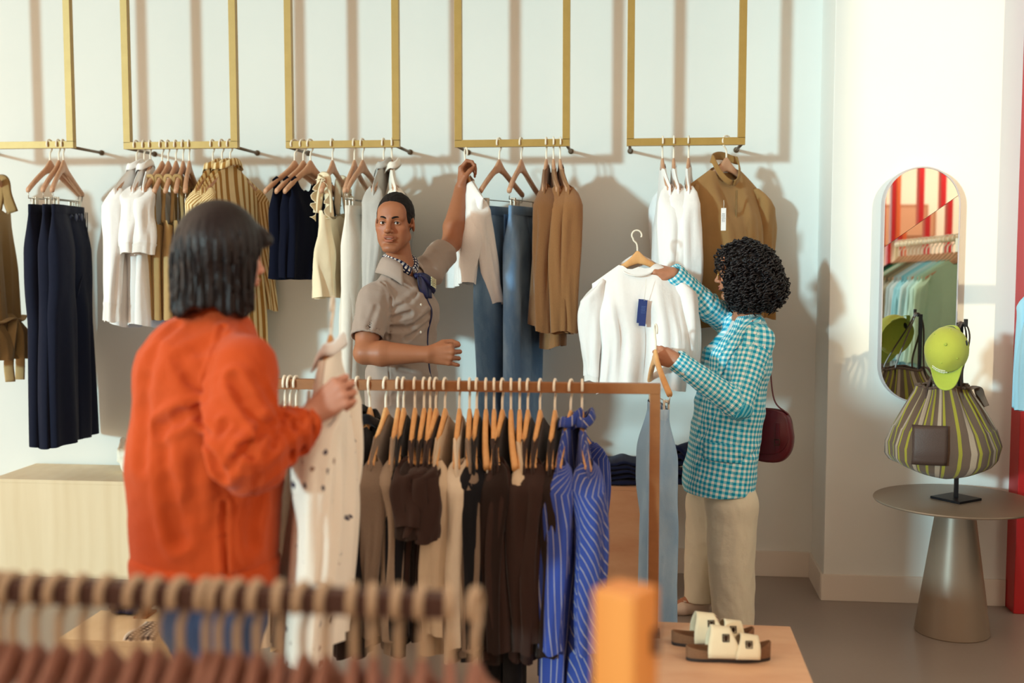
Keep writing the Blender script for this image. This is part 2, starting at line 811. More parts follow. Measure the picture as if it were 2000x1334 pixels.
M_WALL = m_wall()
M_TRIM = plain('painted_trim', '#e2d8cc', .5, bump=.03)
M_GOLD = NT('gold_lacquer')
_o = M_GOLD.coord()
M_GOLD.col(M_GOLD.mix(M_GOLD.noise(_o, 18, 4, .7), lin('#a07f3c'), lin('#b3924e')))
M_GOLD.set(Metallic=.25, Roughness=.42)
M_GOLD = M_GOLD.m
M_ROD = plain('bronze_rod', '#6d5740', .5, .3)
M_BRONZE = NT('bronze_rack_steel')
_o = M_BRONZE.coord()
M_BRONZE.col(M_BRONZE.mix(M_BRONZE.noise(_o, 25, 5, .7), lin('#83542f'), lin('#a26b3c')))
M_BRONZE.set(Metallic=.15, Roughness=.5)
M_BRONZE = M_BRONZE.m
M_BIRCH = wood('birch_plywood', '#dcc49e', '#e8d4b2', 5, (1, 1, .1), .5, .10)
M_PINKPLY = wood('rotary_plywood', '#cf9a76', '#e4b993', 7, (.35, 1, 1), .5, .0)
M_HWOOD = wood('hanger_wood', '#b98a6c', '#cda07f', 30, (1, 1, .2), .42)
M_HWOOD2 = wood('beech_hanger_wood', '#d0965c', '#e0ad74', 30, (1, 1, .2), .42)
M_HWOOD3 = wood('dark_hanger_wood', '#84584a', '#9c6c5a', 30, (1, 1, .2), .42)
M_HOOK = plain('white_coated_wire', '#eee6d4', .4)
M_STEEL = plain('steel_wire', '#b9b4ab', .3, .8)
M_CLIP = plain('pale_clip', '#ddd3c2', .35, .2)
M_BLACK = plain('black_steel', '#15151b', .45, .3)

struct('floor', MB().box((0, 2.0, -.05), (11.0, 11.0, .1)), m_floor())
struct('wall_back', MB().box((-2.2, YW + .06, 1.65), (7.5, .12, 3.3)), M_WALL)
struct('wall_right', MB().box(((XP + 1.73) / 2, (YP + YW) / 2 + .06, 1.65), (1.73 - XP, YW - YP + .12, 3.3), .004), M_WALL)
struct('ceiling', MB().box((0, 4.9, 3.36), (11.0, 1.9, .1)), plain('ceiling_paint', '#d8d3c8', .8))
struct('baseboard_back', MB().box((-1.5, YW - .008, .064), (4.7, .016, .128), .003), M_TRIM)
struct('baseboard_right', MB().box(((XP + 1.675) / 2 - .006, YP - .007, .062), (1.675 - XP + .012, .014, .124), .003)
       .box((XP - .007, (YP + YW) / 2, .062), (.014, YW - YP, .124), .003), M_TRIM)
M_RED = plain('red_paint', '#b3121a', .4, bump=.05)
M_ORANGE = plain('orange_paint', '#cf5a2a', .5)
struct('trim_1', MB().box((1.702, YP - .04, 1.65), (.05, .16, 3.3), .004), M_RED)
struct('wall_side', MB().box((2.35, YP + .5, 1.65), (1.05, .1, 3.3)), plain('peach_wall', '#d9a87c', .7))

# unseen wall added on the right, its opening keeps warm sun to the pier
struct('wall_sun_blocker', MB().box((3.75, -3.32, 3.8), (.1, 9.36, 7.6)).box((3.75, 4.05, 3.8), (.1, 3.2, 7.6)).box((3.75, 1.9, 1.08), (.1, 1.1, 2.16)), M_WALL)
# ---- an added sun block, then what the mirror looks back at: the shop front with its red posts
struct('wall_low_sun_blocker', MB().box((-4.35, -.6, .8), (1.7, .12, 1.6)).box((-2.2, -.6, .8), (1.0, .12, 1.6)).box((-.2, -.6, .8), (2.4, .12, 1.6)), M_TRIM)  # unseen parapets added to shade the nearest rack and the lower right wall
struct('wall_front', MB().box((3.2, -.35, 1.65), (4.4, .1, 3.3)), plain('shopfront_plaster', '#e6d8c4', .7))
struct('trim_2', MB().box((3.2, -.2, 2.78), (4.4, .14, .26)), M_BLACK)

# ================================================================== hanging gold frames
FRB = .034


def gold_frame(px0, px1, ybar, label):
    a, b = at(px0, ybar, YF), at(px1, ybar, YF)
    zb = (a[2] + b[2]) / 2
    x0, x1 = a[0], b[0]
    w = x1 - x0
    root = empty('gold_hanging_frame', ((x0 + x1) / 2, YF, zb), label=label, cat='clothes rail', group='gold frames along the back wall')
    H = 3.31 - zb
    m = MB()
    m.box((0, 0, 0), (w, FRB, FRB), .0005)
    for s in (-1, 1):
        m.box((s * (w / 2 - FRB / 2), 0, (H + FRB / 2 - .004) / 2), (FRB, FRB, H - FRB / 2 + .002), .0005)
    m.build('frame', M_GOLD, root, smooth=False)
    for s in (-1, 1):
        d = MB().tube([(s * (w / 2 - .014), .0, -.012), (s * (w / 2 - .014), YW - YF, -.012)], .0075, 10)
        d.build('wall_rod', M_ROD, root)
        MB().tube([(s * (w / 2 - .014), YW - YF - .006, -.012), (s * (w / 2 - .014), YW - YF, -.012)], .014, 14).build('rod_plate', M_ROD, root)
    return root, zb


FR_SPEC = [(-80, 146, 284, 'wide gold hanging frame above the navy trousers, cut by the photo edge'),
           (244, 466, 284, 'gold hanging frame carrying white shirts, khaki camisoles and yellow-striped shirts'),
           (560, 781, 282, 'gold hanging frame carrying navy tank tops and cream trousers, above the man\'s head'),
           (889, 1113, 280, 'gold hanging frame carrying blue jeans and brown sweaters'),
           (1224, 1455, 277, 'gold hanging frame carrying white shirts and a tan bomber jacket')]
FRAMES = [gold_frame(*s) for s in FR_SPEC]

# ================================================================== hangers
HTOP = .108     # from the bar to the top of the wood
HSPAN = .215
HDROP = .13


def hz(u):
    """height of the hanger's shoulder line at u"""
    a = np.abs(np.asarray(u, float)) / HSPAN
    return -HTOP - .012 - HDROP * a ** 1.12


def hanger_meshes(clip=False, tag='', r=.0042, wood_m=None, hook_m=None):
    us = np.linspace(-HSPAN * .95, HSPAN * .95, 41)
    R = []
    for u in us:
        a = abs(u) / HSPAN
        hh = .019 - .007 * a + .014 * math.exp(-(u / .028) ** 2)
        if a > .97:
            hh *= .75
        th = .0085 + .0035 * a
        zc = float(hz(u)) - .012 + .006 * math.exp(-(u / .03) ** 2)
        yb = -.018 * a * a
        ang = np.linspace(0, 2 * PI, 14, endpoint=False)
        R.append([(u, yb + th * np.sign(math.cos(t)) * abs(math.cos(t)) ** .7, zc + hh * np.sign(math.sin(t)) * abs(math.sin(t)) ** .8) for t in ang])
    V, F = loft(R, True, True, True)
    body = mk('hanger_body' + tag, V, F, wood_m or M_HWOOD).data
    rr = .024
    pts = [(0, 0, -HTOP - .004), (0, 0, -.075), (.004, 0, -.058), (.016, 0, -.045)]
    for t in np.linspace(-38, 208, 16):
        a = math.radians(t)
        pts.append((rr * math.cos(a), 0, -rr + .0045 + rr * math.sin(a)))
    hook = mk('hook' + tag, *tube(spline(pts, 3), r, 8), hook_m or M_HOOK).data
    cl = bar = None
    if clip:
        m = MB()
        zb = -HTOP - HDROP - .055
        m.tube([(-.205, -.018, zb + .03), (-.2, -.015, zb), (.2, -.015, zb), (.205, -.018, zb + .03)], .0024, 8)
        bar = m.build('clip_bar', M_STEEL).data
        c = MB()
        c.box((0, -.006, zb - .018), (.022, .005, .052), .0015)
        c.box((0, .006 - .03, zb - .018), (.022, .005, .052), .0015)
        c.tube([(-.011, -.015, zb + .003), (.011, -.015, zb + .003)], .006, 8)
        cl = c.build('clip', M_CLIP).data
    for o in list(bpy.data.objects):
        if o.name.startswith(('hanger_body', 'hook', 'clip')) and o.parent is None and o.type == 'MESH':
            bpy.data.objects.remove(o)
    return body, hook, bar, cl


HM = {'plain': hanger_meshes(False), 'clip': hanger_meshes(True), 'beech': hanger_meshes(False, wood_m=M_HWOOD2), 'beechclip': hanger_meshes(True, wood_m=M_HWOOD2),
      'near': hanger_meshes(False, r=.0062, wood_m=M_HWOOD3, hook_m=plain('brown_hook', '#b49a7e', .5))}


def hanger(kind, loc, rz, label, group, pitch=0., rx=0.):
    body, hook, bar, cl = HM[kind]
    root = empty('clothes_hanger', loc, (rx, pitch, rz), label, 'hanger', group)
    link(bpy.data.objects.new('hanger_body', body), root)
    link(bpy.data.objects.new('hook', hook), root)
    if bar:
        link(bpy.data.objects.new('clip_bar', bar), root)
        for x in (-.15, .15):
            c = link(bpy.data.objects.new('clip', cl), root)
            c.location.x = x
    return root


# ================================================================== benches, plinths
def plinth(name, lo, hi, mat, label, cat):
    lo, hi = np.array(lo, float), np.array(hi, float)
    c, s = (lo + hi) / 2, hi - lo
    root = empty(name, (c[0], c[1], lo[2]), label=label, cat=cat)
    m = MB()
    t = .018
    m.box((0, -s[1] / 2 + t / 2, s[2] / 2 - t / 2), (s[0], t, s[2] - t), .0015)
    m.box((0, s[1] / 2 - t / 2, s[2] / 2 - t / 2), (s[0], t, s[2] - t), .0015)
    for q in (-1, 1):
        m.box((q * (s[0] / 2 - t / 2), 0, s[2] / 2 - t / 2), (t, s[1] - 2 * t, s[2] - t), .0015)
    m.build('side_panels', mat, root, smooth=False)
    MB().box((0, 0, s[2] - t / 2), (s[0] + .002, s[1] + .002, t), .0015).build('top_panel', mat, root, smooth=False)
    return root


ZB1 = at(70, 905, YW - .02)[2]
YB1 = onz(120, 938, ZB1)[1]
plinth('display_bench', (onz(70, 905, ZB1)[0], YB1, 0), (-1.86, YW - .018, ZB1), M_BIRCH, 'long pale birch plywood bench under the navy trousers', 'bench')
ZB2 = at(1300, 953, 5.22)[2]
plinth('display_bench', (-1.35, 5.22, 0), (.16, YW - .018, ZB2), M_PINKPLY, 'pinkish plywood bench holding folded denim by the back wall', 'bench')
ZP = .35
P3 = plinth('display_plinth', (-.062, 3.02, 0), (.515, 3.81, ZP), M_PINKPLY, 'low plywood plinth with cream sandals on top', 'plinth')
_a = onz(114, 1247, ZP)
_b = onz(302, 1251, ZP)
_c = onz(198, 1192, ZP)
plinth('display_plinth', (_a[0], _a[1], 0), (_b[0], _c[1], ZP), M_BIRCH, 'low birch plywood plinth with checked cloth on its corner', 'plinth')

# ================================================================== clothes racks
def rack_frame(name, xa, xb, Y, z, zf, size, label, mat=M_BRONZE, posts=(1, 1), zfeet=(0, 0), dy=0.):
    root = empty(name, ((xa + xb) / 2, Y, 0), label=label, cat='clothes rack')
    xc = (xa + xb) / 2
    MB().box((0, 0, z), (xb - xa, size, size), .002).build('rail', mat, root, smooth=False)
    for s, on, zf_ in ((-1, posts[0], zfeet[0]), (1, posts[1], zfeet[1])):
        if on:
            MB().box((s * ((xb - xa) / 2 - size / 2), 0, (z - size / 2 + zf_) / 2), (size, size, z - size / 2 - zf_), .002).build('post', mat, root, smooth=False)
            MB().box((s * ((xb - xa) / 2 - size / 2), 0, zf_ + .004), (size + .014, size + .05, .008), .001).build('foot', mat, root, smooth=False)
    return root


YR = 3.68
RK = .034
_r = at(1279, 755, YR)
ZR = at(900, 754, YR)[2]
XR1 = at(1290, 755, YR)[0]
XR0 = (_a[0] + _b[0]) / 2
rack_frame('clothes_rack', XR0, XR1, YR, ZR, 0, RK, 'bronze clothes rack of brown and striped garments bridging two plinths', zfeet=(ZP, ZP))

YN = 1.55
ZN = at(640, 1173, YN)[2]
XN1 = at(1262, 1184, YN)[0]
rn = empty('clothes_rack', (-.5, YN, 0), label='blurred bronze rack of bare wooden hangers nearest the camera', cat='clothes rack')
M_DARKR = plain('dark_brown_steel', '#4c2e26', .5, .1)
MB().box((-.33, 0, ZN), (XN1 + 1.13, .033, .033), .002).build('rail', M_DARKR, rn, smooth=False)
MB().box((-.33 - (XN1 + 1.13) / 2 + .015, 0, ZN / 2 - .008), (.033, .033, ZN - .02), .002).build('post', M_BRONZE, rn, smooth=False)
_p = at(1222, 1200, YN - .12)
M_ORWOOD = wood('orange_varnished_wood', '#c87a34', '#db9148', 8, (1, 1, .1), .4)
MB().box((_p[0] + .5, -.12, (at(1222, 1146, YN - .12)[2]) / 2), (.062, .062, at(1222, 1146, YN - .12)[2]), .004, rz=math.radians(-30)).build('end_post', M_ORWOOD, rn, smooth=False)
MB().box((XN1 + .5, -.06, ZN), (.033, .13, .033), .002).build('corner_bar', M_DARKR, rn, smooth=False)

# hangers on the near rack
NX = [-4, 22, 66, 112, 158, 208, 266, 304, 350, 400, 425, 461, 500, 545, 590, 634, 690, 728, 777, 824, 878, 927]
for i, px in enumerate(NX):
    p = at(px, 1150, YN)
    hanger('near', (p[0], YN, ZN + .0165 + .0015), PI / 2 + math.radians(random.uniform(-9, 9)),
           f'blurred dark wooden hanger, {ORD[i]} from the left on the nearest rack', 'bare hangers on the nearest rack', rx=0)

# ================================================================== round table, stand, bag, cap
TC = onz(1859, 1233, 0)
TX, TY = TC[0], TC[1]
ZT = .572
M_TAUPE = NT('taupe_powder_coat')
M_TAUPE.col(lin('#8c7c6c'))
M_TAUPE.bump(M_TAUPE.noise(M_TAUPE.coord(), 700, 2), .12, .001)
M_TAUPE.set(Roughness=.38, Metallic=.25)
M_TAUPE = M_TAUPE.m
tb = empty('round_table', (TX, TY, 0), label='round taupe metal table on a tapered cone base', cat='table')
mk('tabletop', *lathe([(0, ZT), (.325, ZT), (.333, ZT - .002), (.335, ZT - .006), (.332, ZT - .011), (.3, ZT - .014), (0, ZT - .014)], 96), M_TAUPE, tb, sharp=40)
mk('cone_base', *lathe([(0, 0), (.15, 0), (.153, .004), (.152, .012), (.074, ZT - .012), (0, ZT - .012)], 72), M_TAUPE, tb, sharp=40)

st = empty('display_stand', (TX, TY, ZT), label='black steel display stand with square base on the round table', cat='stand')
zt_ = at(1862, 630, TY)[2] - ZT
MB().box((0, 0, .005), (.145, .145, .010), .001, rz=math.radians(38)).build('base_plate', M_BLACK, st, smooth=False)
MB().box((0, 0, zt_ / 2), (.016, .016, zt_), .001).build('pole', M_BLACK, st, smooth=False)
MB().box((-.012, .0, zt_ - .006), (.012, .012, .012), .001).box((-.006, -.045, zt_ - .006), (.014, .1, .012), .001).box((-.006, -.09, zt_ + .004), (.014, .012, .032), .001).build('hook_arm', M_BLACK, st, smooth=False)


def m_bag():
    t = NT('striped_canvas')
    p = t.n('ShaderNodeSeparateXYZ')
    t.l(t.attr('pat').outputs['Vector'], p.inputs[0])
    u = t.math('FRACT', p.outputs[0])
    def band(a, b):
        return t.math('MULTIPLY', t.math('GREATER_THAN', u, a), t.math('LESS_THAN', u, b))
    c = t.mix(band(.06, .17), lin('#6f5a4c'), lin('#a9a03a'))
    c = t.mix(band(.42, .60), c, lin('#b9a38d'))
    c = t.mix(band(.66, .76), c, lin('#a9a03a'))
    o = t.coord()
    f = t.noise(o, 500, 2, .8)
    t.col(t.mix(t.math('MULTIPLY', f, .35), c, lin('#4a3a30')))
    t.bump(t.math('ADD', f, t.noise(o, 30, 3)), .5, .004)
    t.set(Roughness=.95, Sheen_Weight=.2, Specular_IOR_Level=.1)
    return t.m


bag = empty('tote_bag', (TX - .07, TY - .03, at(1850, 918, TY)[2]), label='striped brown and lime canvas tote hanging from the black stand', cat='bag')
zb_ = bag.location.z
HB = at(1850, 752, TY)[2] - zb_
N = 160
rings, pats = [], []
cx = 0
for i, s in enumerate(np.linspace(0, 1, 40)):
    a = np.linspace(0, 2 * PI, N, endpoint=False)
    z = HB * s
    W = np.interp(s, [0, .04, .12, .28, .5, .75, .92, 1], [.17, .205, .228, .234, .205, .150, .110, .098])
    D = np.interp(s, [0, .04, .12, .28, .5, .75, .92, 1], [.075, .10, .118, .125, .115, .09, .07, .062])
    cxs = np.interp(s, [0, .3, 1], [.0, .004, -.008])
    ca, sa = np.cos(a), np.sin(a)
    g = (sstep(s, .35, 1)) * .011
    wv = 1 + g / .12 * np.sin(a * 19 + 2 * np.sin(a * 3)) + .03 * np.sin(a * 5 + 3 * s) + .015 * np.sin(a * 9 - 5 * s)
    x = cxs + W * np.sign(ca) * np.abs(ca) ** .85 * wv
    y = D * np.sign(sa) * np.abs(sa) ** .8 * wv
    zz = z + (-.02 * (1 - s) * (1 - np.abs(ca)) ** 1.0) + .018 * ca * ca * (s < .5) * (1 - s) + .006 * np.sin(a * 4 + 1) * s
    zz = zz + .012 * np.clip(-ca, 0, 1) * (1 - s)
    rings.append(np.stack([x, y, zz], 1))
    pats.append(np.stack([a / (2 * PI) * 13.0 + .12 * np.sin(3 * a), np.full(N, z)], 1))
V, F = loft(rings, True, True, False)
mk('bag_body', V, F, m_bag(), bag, pat=np.concatenate(pats))
# the gathered rim
rim = [(p[0], p[1], p[2]) for p in rings[-1][::2]]
mk('rim', *tube(rim, .006, 8, closed=True, caps=False), fabric('#5f4b3e'), bag)
M_LEATH = plain('brown_leather', '#46322a', .55, bump=.3, bscale=250)
# leather patch on the front (camera side, slightly left)
G = []
for v in np.linspace(0, 1, 10):
    row = []
    for u in np.linspace(0, 1, 10):
        a = math.radians(238 + 42 * u)
        s = .13 + .45 * v
        W = np.interp(s, [0, .04, .12, .28, .5, .75], [.17, .205, .228, .234, .205, .150])
        D = np.interp(s, [0, .04, .12, .28, .5, .75], [.075, .10, .118, .125, .115, .09])
        x = -.150 + .135 * u + .004 * v
        ca = np.clip(x / W, -1, 1)
        y = -D * (1 - abs(ca) ** (2 / .85)) ** .4 * 1.02
        row.append((x, y - .012, HB * s))
    G.append(row)
mk('leather_patch', *sheet(G, .003), M_LEATH, bag)
zh = ZT + zt_ - zb_
for i, (xa, ya, xb, yb) in enumerate([(-.085, -.045, .065, -.05), (-.05, .05, .10, .045)]):
    P_ = spline([(xa, ya, HB - .05), (xa * .8, ya, HB + .03), (.03, -.01 + ya * .5, zh - .06), (.062, -.03 + i * .03, zh + .004), (.088, -.01 + yb * .5, zh - .06), (xb * .85, yb, HB + .04), (xb, yb, HB - .05)], 8)
    mk('handle', *tube(P_, .013, 8, ry=.0025), M_LEATH, bag)
P_ = spline([(.085, -.055, HB - .005), (.125, -.03, HB + .0), (.148, 0, HB - .04), (.165, -.01, HB - .085)], 8)
mk('side_tab', *tube(P_, .022, 8, ry=.004), fabric('#6f5a4c'), bag)

# cap hung on the front of the stand
M_LIME = fabric('#b4b84a', .06, bump=.3)
M_LIMED = fabric('#a8b748', .05, bump=.3)
cc = at(1848, 681, TY - .16)
cap = empty('baseball_cap', cc, label='lime green baseball cap hung in front of the striped tote', cat='cap')
ax = basis((-.28, -.93, .32), (1, -.2, 0))      # ax[0]: out of the crown, ax[1]: to the wearer's side
cf, cs, cu = ax[0], ax[1], np.cross(ax[1], ax[0])
if cu[2] < 0:
    cu = -cu
rows = []
for th in np.linspace(.02, PI / 2 + .18, 18):
    row = []
    for a in np.linspace(0, 2 * PI, 48, endpoint=False):
        r = .090 * math.sin(min(th, PI / 2)) ** .9
        h = .098 * math.cos(th) if th < PI / 2 else -.03 * (th - PI / 2) / .18
        k = 1 + .012 * abs(math.sin(3 * a)) ** .3 + .03 * math.sin(2 * a + .5) * math.sin(th) + .014 * math.sin(5 * a + 4 * th)
        row.append(cs * r * math.cos(a) * k * .93 + cu * r * math.sin(a) * k * 1.08 + cf * (h - .03))
    rows.append(row)
Vc, Fc = loft(rows, True, True, False)
mk('crown', Vc, Fc, M_LIME, cap)
G = []
for v in np.linspace(0, 1, 10):
    row = []
    for u in np.linspace(-1, 1, 24):
        a = math.radians(-90 + 50 * u)
        base = cs * .088 * .93 * math.cos(a) + cu * .09 * 1.08 * math.sin(a) + cf * (-.05)
        L = .100 * (1 - .35 * abs(u) ** 3)
        arch = .018 * (1 - u * u)
        row.append(base + (-cu * .80 + cf * .30) * L * v + cf * (.03 + arch * .6 * v) + cs * (-.012 * v * u))
    G.append(row)
mk('visor', *sheet(G, .005), M_LIMED, cap)
mk('button', *(lambda v, f: (v * .007 + cf * .069, f))(*lathe([(0, 1), (.7, .7), (1, 0), (.7, -.7), (0, -1)], 12)), M_LIMED, cap)
pr = lambda a, th, k=1.0: cs * .0837 * math.cos(a) * math.sin(th) * k + cu * .0972 * math.sin(a) * math.sin(th) * k + cf * (.098 * math.cos(th) * k - .03)
for a in (75, 135, 195, 255, 315):
    c0 = pr(math.radians(a), .8, 1.02)
    mk('eyelet', *(lambda v, f: (v * .0035 + c0, f))(*lathe([(0, 1), (.7, .7), (1, 0), (.7, -.7), (0, -1)], 10)), M_LIMED, cap)
c0 = pr(math.radians(18), 1.18, 1.0)
nrm = c0 + cf * .03
nrm /= np.linalg.norm(nrm)
b_ = basis(nrm, cu)
V, F = lathe([(0, .004), (.8, .003), (1, 0), (.8, -.003), (0, -.004)], 20)
V = V[:, [0]] * .011 * b_[2] + V[:, [1]] * .019 * b_[1] + V[:, [2]] * 1.0 * b_[0] + c0
mk('round_patch', V, F, M_BLACK, cap)
m = MB()
rs = np.random.RandomState(3)
for r_, (aa, n_) in enumerate(((1.20, 9), (1.32, 10), (1.44, 8))):
    for k in range(n_):
        a = math.radians(-128 + k * 4.3 + r_ * 1)
        c0 = pr(a, aa, 1.035)
        m.box(c0, (.0036, .003, .0036 + .002 * rs.rand()), .0005)
m.build('white_embroidery', plain('white_thread', '#f2f2e4', .8), cap)
P_ = spline([cs * .05 + cf * -.05 + cu * .075, cs * .035 + cf * -.065 + cu * .11, cs * .0 + cf * -.085 + cu * .118, cs * -.03 + cf * -.07 + cu * .10, cs * -.04 + cf * -.05 + cu * .08], 6)
mk('back_strap', *tube(P_, .009, 8, ry=.0016), M_LIMED, cap)

# ================================================================== mirror
M_MIRROR = NT('mirror_glass')
M_MIRROR.col(lin('#e8e6e0'))
M_MIRROR.set(Metallic=1.0, Roughness=.015)
M_MIRROR = M_MIRROR.m
YM = YP - .055
mtop, mbot = at(1797, 325, YM), at(1797, 787, YM)
ml, mr = at(1722, 560, YM), at(1872, 560, YM)
mx, mw, mz, mh = (ml[0] + mr[0]) / 2, (mr[0] - ml[0]) / 2, (mtop[2] + mbot[2]) / 2, (mtop[2] - mbot[2]) / 2
mir = empty('wall_mirror', (mx, YP, mz), label='tall pill-shaped mirror on the pier behind the tote bag', cat='mirror')


def pill(w, h, n=24):
    P = []
    for i in range(n + 1):
        a = PI * i / n
        P.append((w * math.cos(a), h - w + w * math.sin(a)))
    for i in range(n + 1):
        a = PI + PI * i / n
        P.append((w * math.cos(a), -(h - w) + w * math.sin(a)))
    return P


def pill_ring(w, h, y):
    return [(x, y, z) for x, z in pill(w, h)]


V, F = loft([pill_ring(mw, mh, -.0005), pill_ring(mw, mh, -.054), pill_ring(mw - .002, mh - .002, -.056), pill_ring(mw - .006, mh - .006, -.056), pill_ring(mw - .007, mh - .007, -.051)], True, True, False)
mk('frame', V, F, plain('mirror_frame', '#b9b1b3', .4), mir, sharp=40)
# two panes meeting on a slanting joint
d1, d2 = at(1722, 485, YM), at(1873, 378, YM)
zl, zr = d1[2] - mz, d2[2] - mz
def pane(upper, y, tilt):
    bm = bmesh.new()
    vs = [bm.verts.new((x, y, z)) for x, z in pill(mw - .007, mh - .007, 40)]
    bm.faces.new(vs)
    nrm = Vector((-(zr - zl), 0, 2 * mw)).normalized()
    bmesh.ops.bisect_plane(bm, geom=bm.verts[:] + bm.edges[:] + bm.faces[:], plane_co=(0, y, (zl + zr) / 2 + (.001 if upper else -.001)), plane_no=nrm, clear_outer=not upper, clear_inner=upper)
    V = np.array([v.co[:] for v in bm.verts])
    bm.verts.index_update()
    F = [[v.index for v in f.verts] for f in bm.faces]
    bm.free()
    V[:, 1] += V[:, 0] * tilt[0] + (V[:, 2] - (zl + zr) / 2) * tilt[1]
    if Vector(np.cross(V[F[0][1]] - V[F[0][0]], V[F[0][2]] - V[F[0][1]])).y > 0:
        F = [f[::-1] for f in F]
    return V, F
mk('mirror_pane', *pane(False, -.0525, (0, 0)), M_MIRROR, mir, smooth=False)
mk('mirror_pane', *pane(True, -.0525, (.006, .008)), M_MIRROR, mir, smooth=False)

# ================================================================== sandals
M_CORK = NT('cork')
_o = M_CORK.coord()
M_CORK.col(M_CORK.mix(M_CORK.noise(_o, 160, 4, .8), lin('#5a3a24'), lin('#8a6140')))
M_CORK.set(Roughness=.85)
M_CORK = M_CORK.m
M_SOLE = plain('dark_rubber', '#2a1d17', .8)
M_CREAM = fabric('#e6d6b4', .06, bump=.25)
M_SUEDE = fabric('#9c7d5d', .1)


def sandal(loc, rz, label, mirror=1):
    root = empty('sandal', loc, (0, 0, rz), label, 'sandal', 'pair of cream sandals on the plinth')
    L = .262
    t = np.linspace(0, 2 * PI, 56, endpoint=False)
    x = L / 2 * np.cos(t)
    wid = np.interp(x, [-.131, -.09, -.03, .04, .09, .131], [.031, .034, .033, .043, .043, .03])
    y = wid * np.sign(np.sin(t)) * np.abs(np.sin(t)) ** .65 + mirror * .010 * np.sin((x / L + .2) * 3)
    o = np.stack([x, y, 0 * x], 1)

    def ringz(z, k, lift=0.):
        q = o.copy() * np.array([1 - k / .131, 1 - k / .04, 1])
        q[:, 2] = z + lift * (.012 * (np.abs(x) / .131) ** 3 + .014 * np.clip((x - .06) / .07, 0, 1) ** 2)
        return q
    V, F = loft([ringz(0, .002), ringz(.002, 0), ringz(.011, 0)], True, True, True)
    mk('outsole', V, F, M_SOLE, root, sharp=40)
    V, F = loft([ringz(.011, .0), ringz(.031, -.001, 1), ringz(.034, .003, 1), ringz(.031, .007, .8), ringz(.027, .02, .3)], True, False, True)
    mk('cork_footbed', V, F, M_CORK, root, sharp=50)
    for k, (xc, hw, hgt) in enumerate(((-.016, .030, .104), (.054, .028, .078))):
        G = []
        for a in np.linspace(0, PI, 26):
            row = []
            wloc = np.interp(xc, [-.03, .04, .09], [.036, .045, .044])
            flare = .022 * abs(math.cos(a)) ** 3
            for q in np.linspace(-1, 1, 8):
                yy = (wloc + .002) * math.cos(a) * (1.0)
                zz = .018 + (hgt - .018) * math.sin(a) ** .8
                row.append((xc + q * (hw + flare * (.9 if k == 0 else .4)) + .016 * math.sin(a) * (1 - 2 * k) * -.6, yy, zz + .004 * q * math.sin(a) * (-1 if k == 0 else -1)))
            G.append(row)
        mk('strap', *sheet(G, .0045), M_CREAM, root)
        m = MB()
        a = math.radians(38)
        wloc = np.interp(xc, [-.03, .04, .09], [.036, .045, .044])
        for s in (-1,):
            c0 = np.array((xc + .004, s * (wloc + .006) * math.cos(a) - .0, .018 + (hgt - .018) * math.sin(a) ** .8 + .003))
            q = np.array([(-.009, -.002, -.010), (.009, -.002, -.010), (.009, .004, .010), (-.009, .004, .010)]) + c0
            q = np.vstack([q, q[:1]])
            m.tube(q, .0024, 6)
            m.box(c0, (.010, .004, .016), .001)
        m.build('buckle', plain('dark_buckle', '#3a2a20', .35, .6), root)
    return root


s1 = onz(1422, 1288, ZP)
s2 = onz(1392, 1262, ZP)
sandal((s1[0], s1[1], ZP), math.radians(3), 'nearer cream two-strap cork sandal on the plywood plinth', 1)
sandal((s2[0], s2[1] + .015, ZP), math.radians(8), 'farther cream two-strap cork sandal, behind its mate', -1)
# ================================================================== hanging clothes
ZSH = float(hz(HSPAN * .97))       # shoulder tip height under the hook


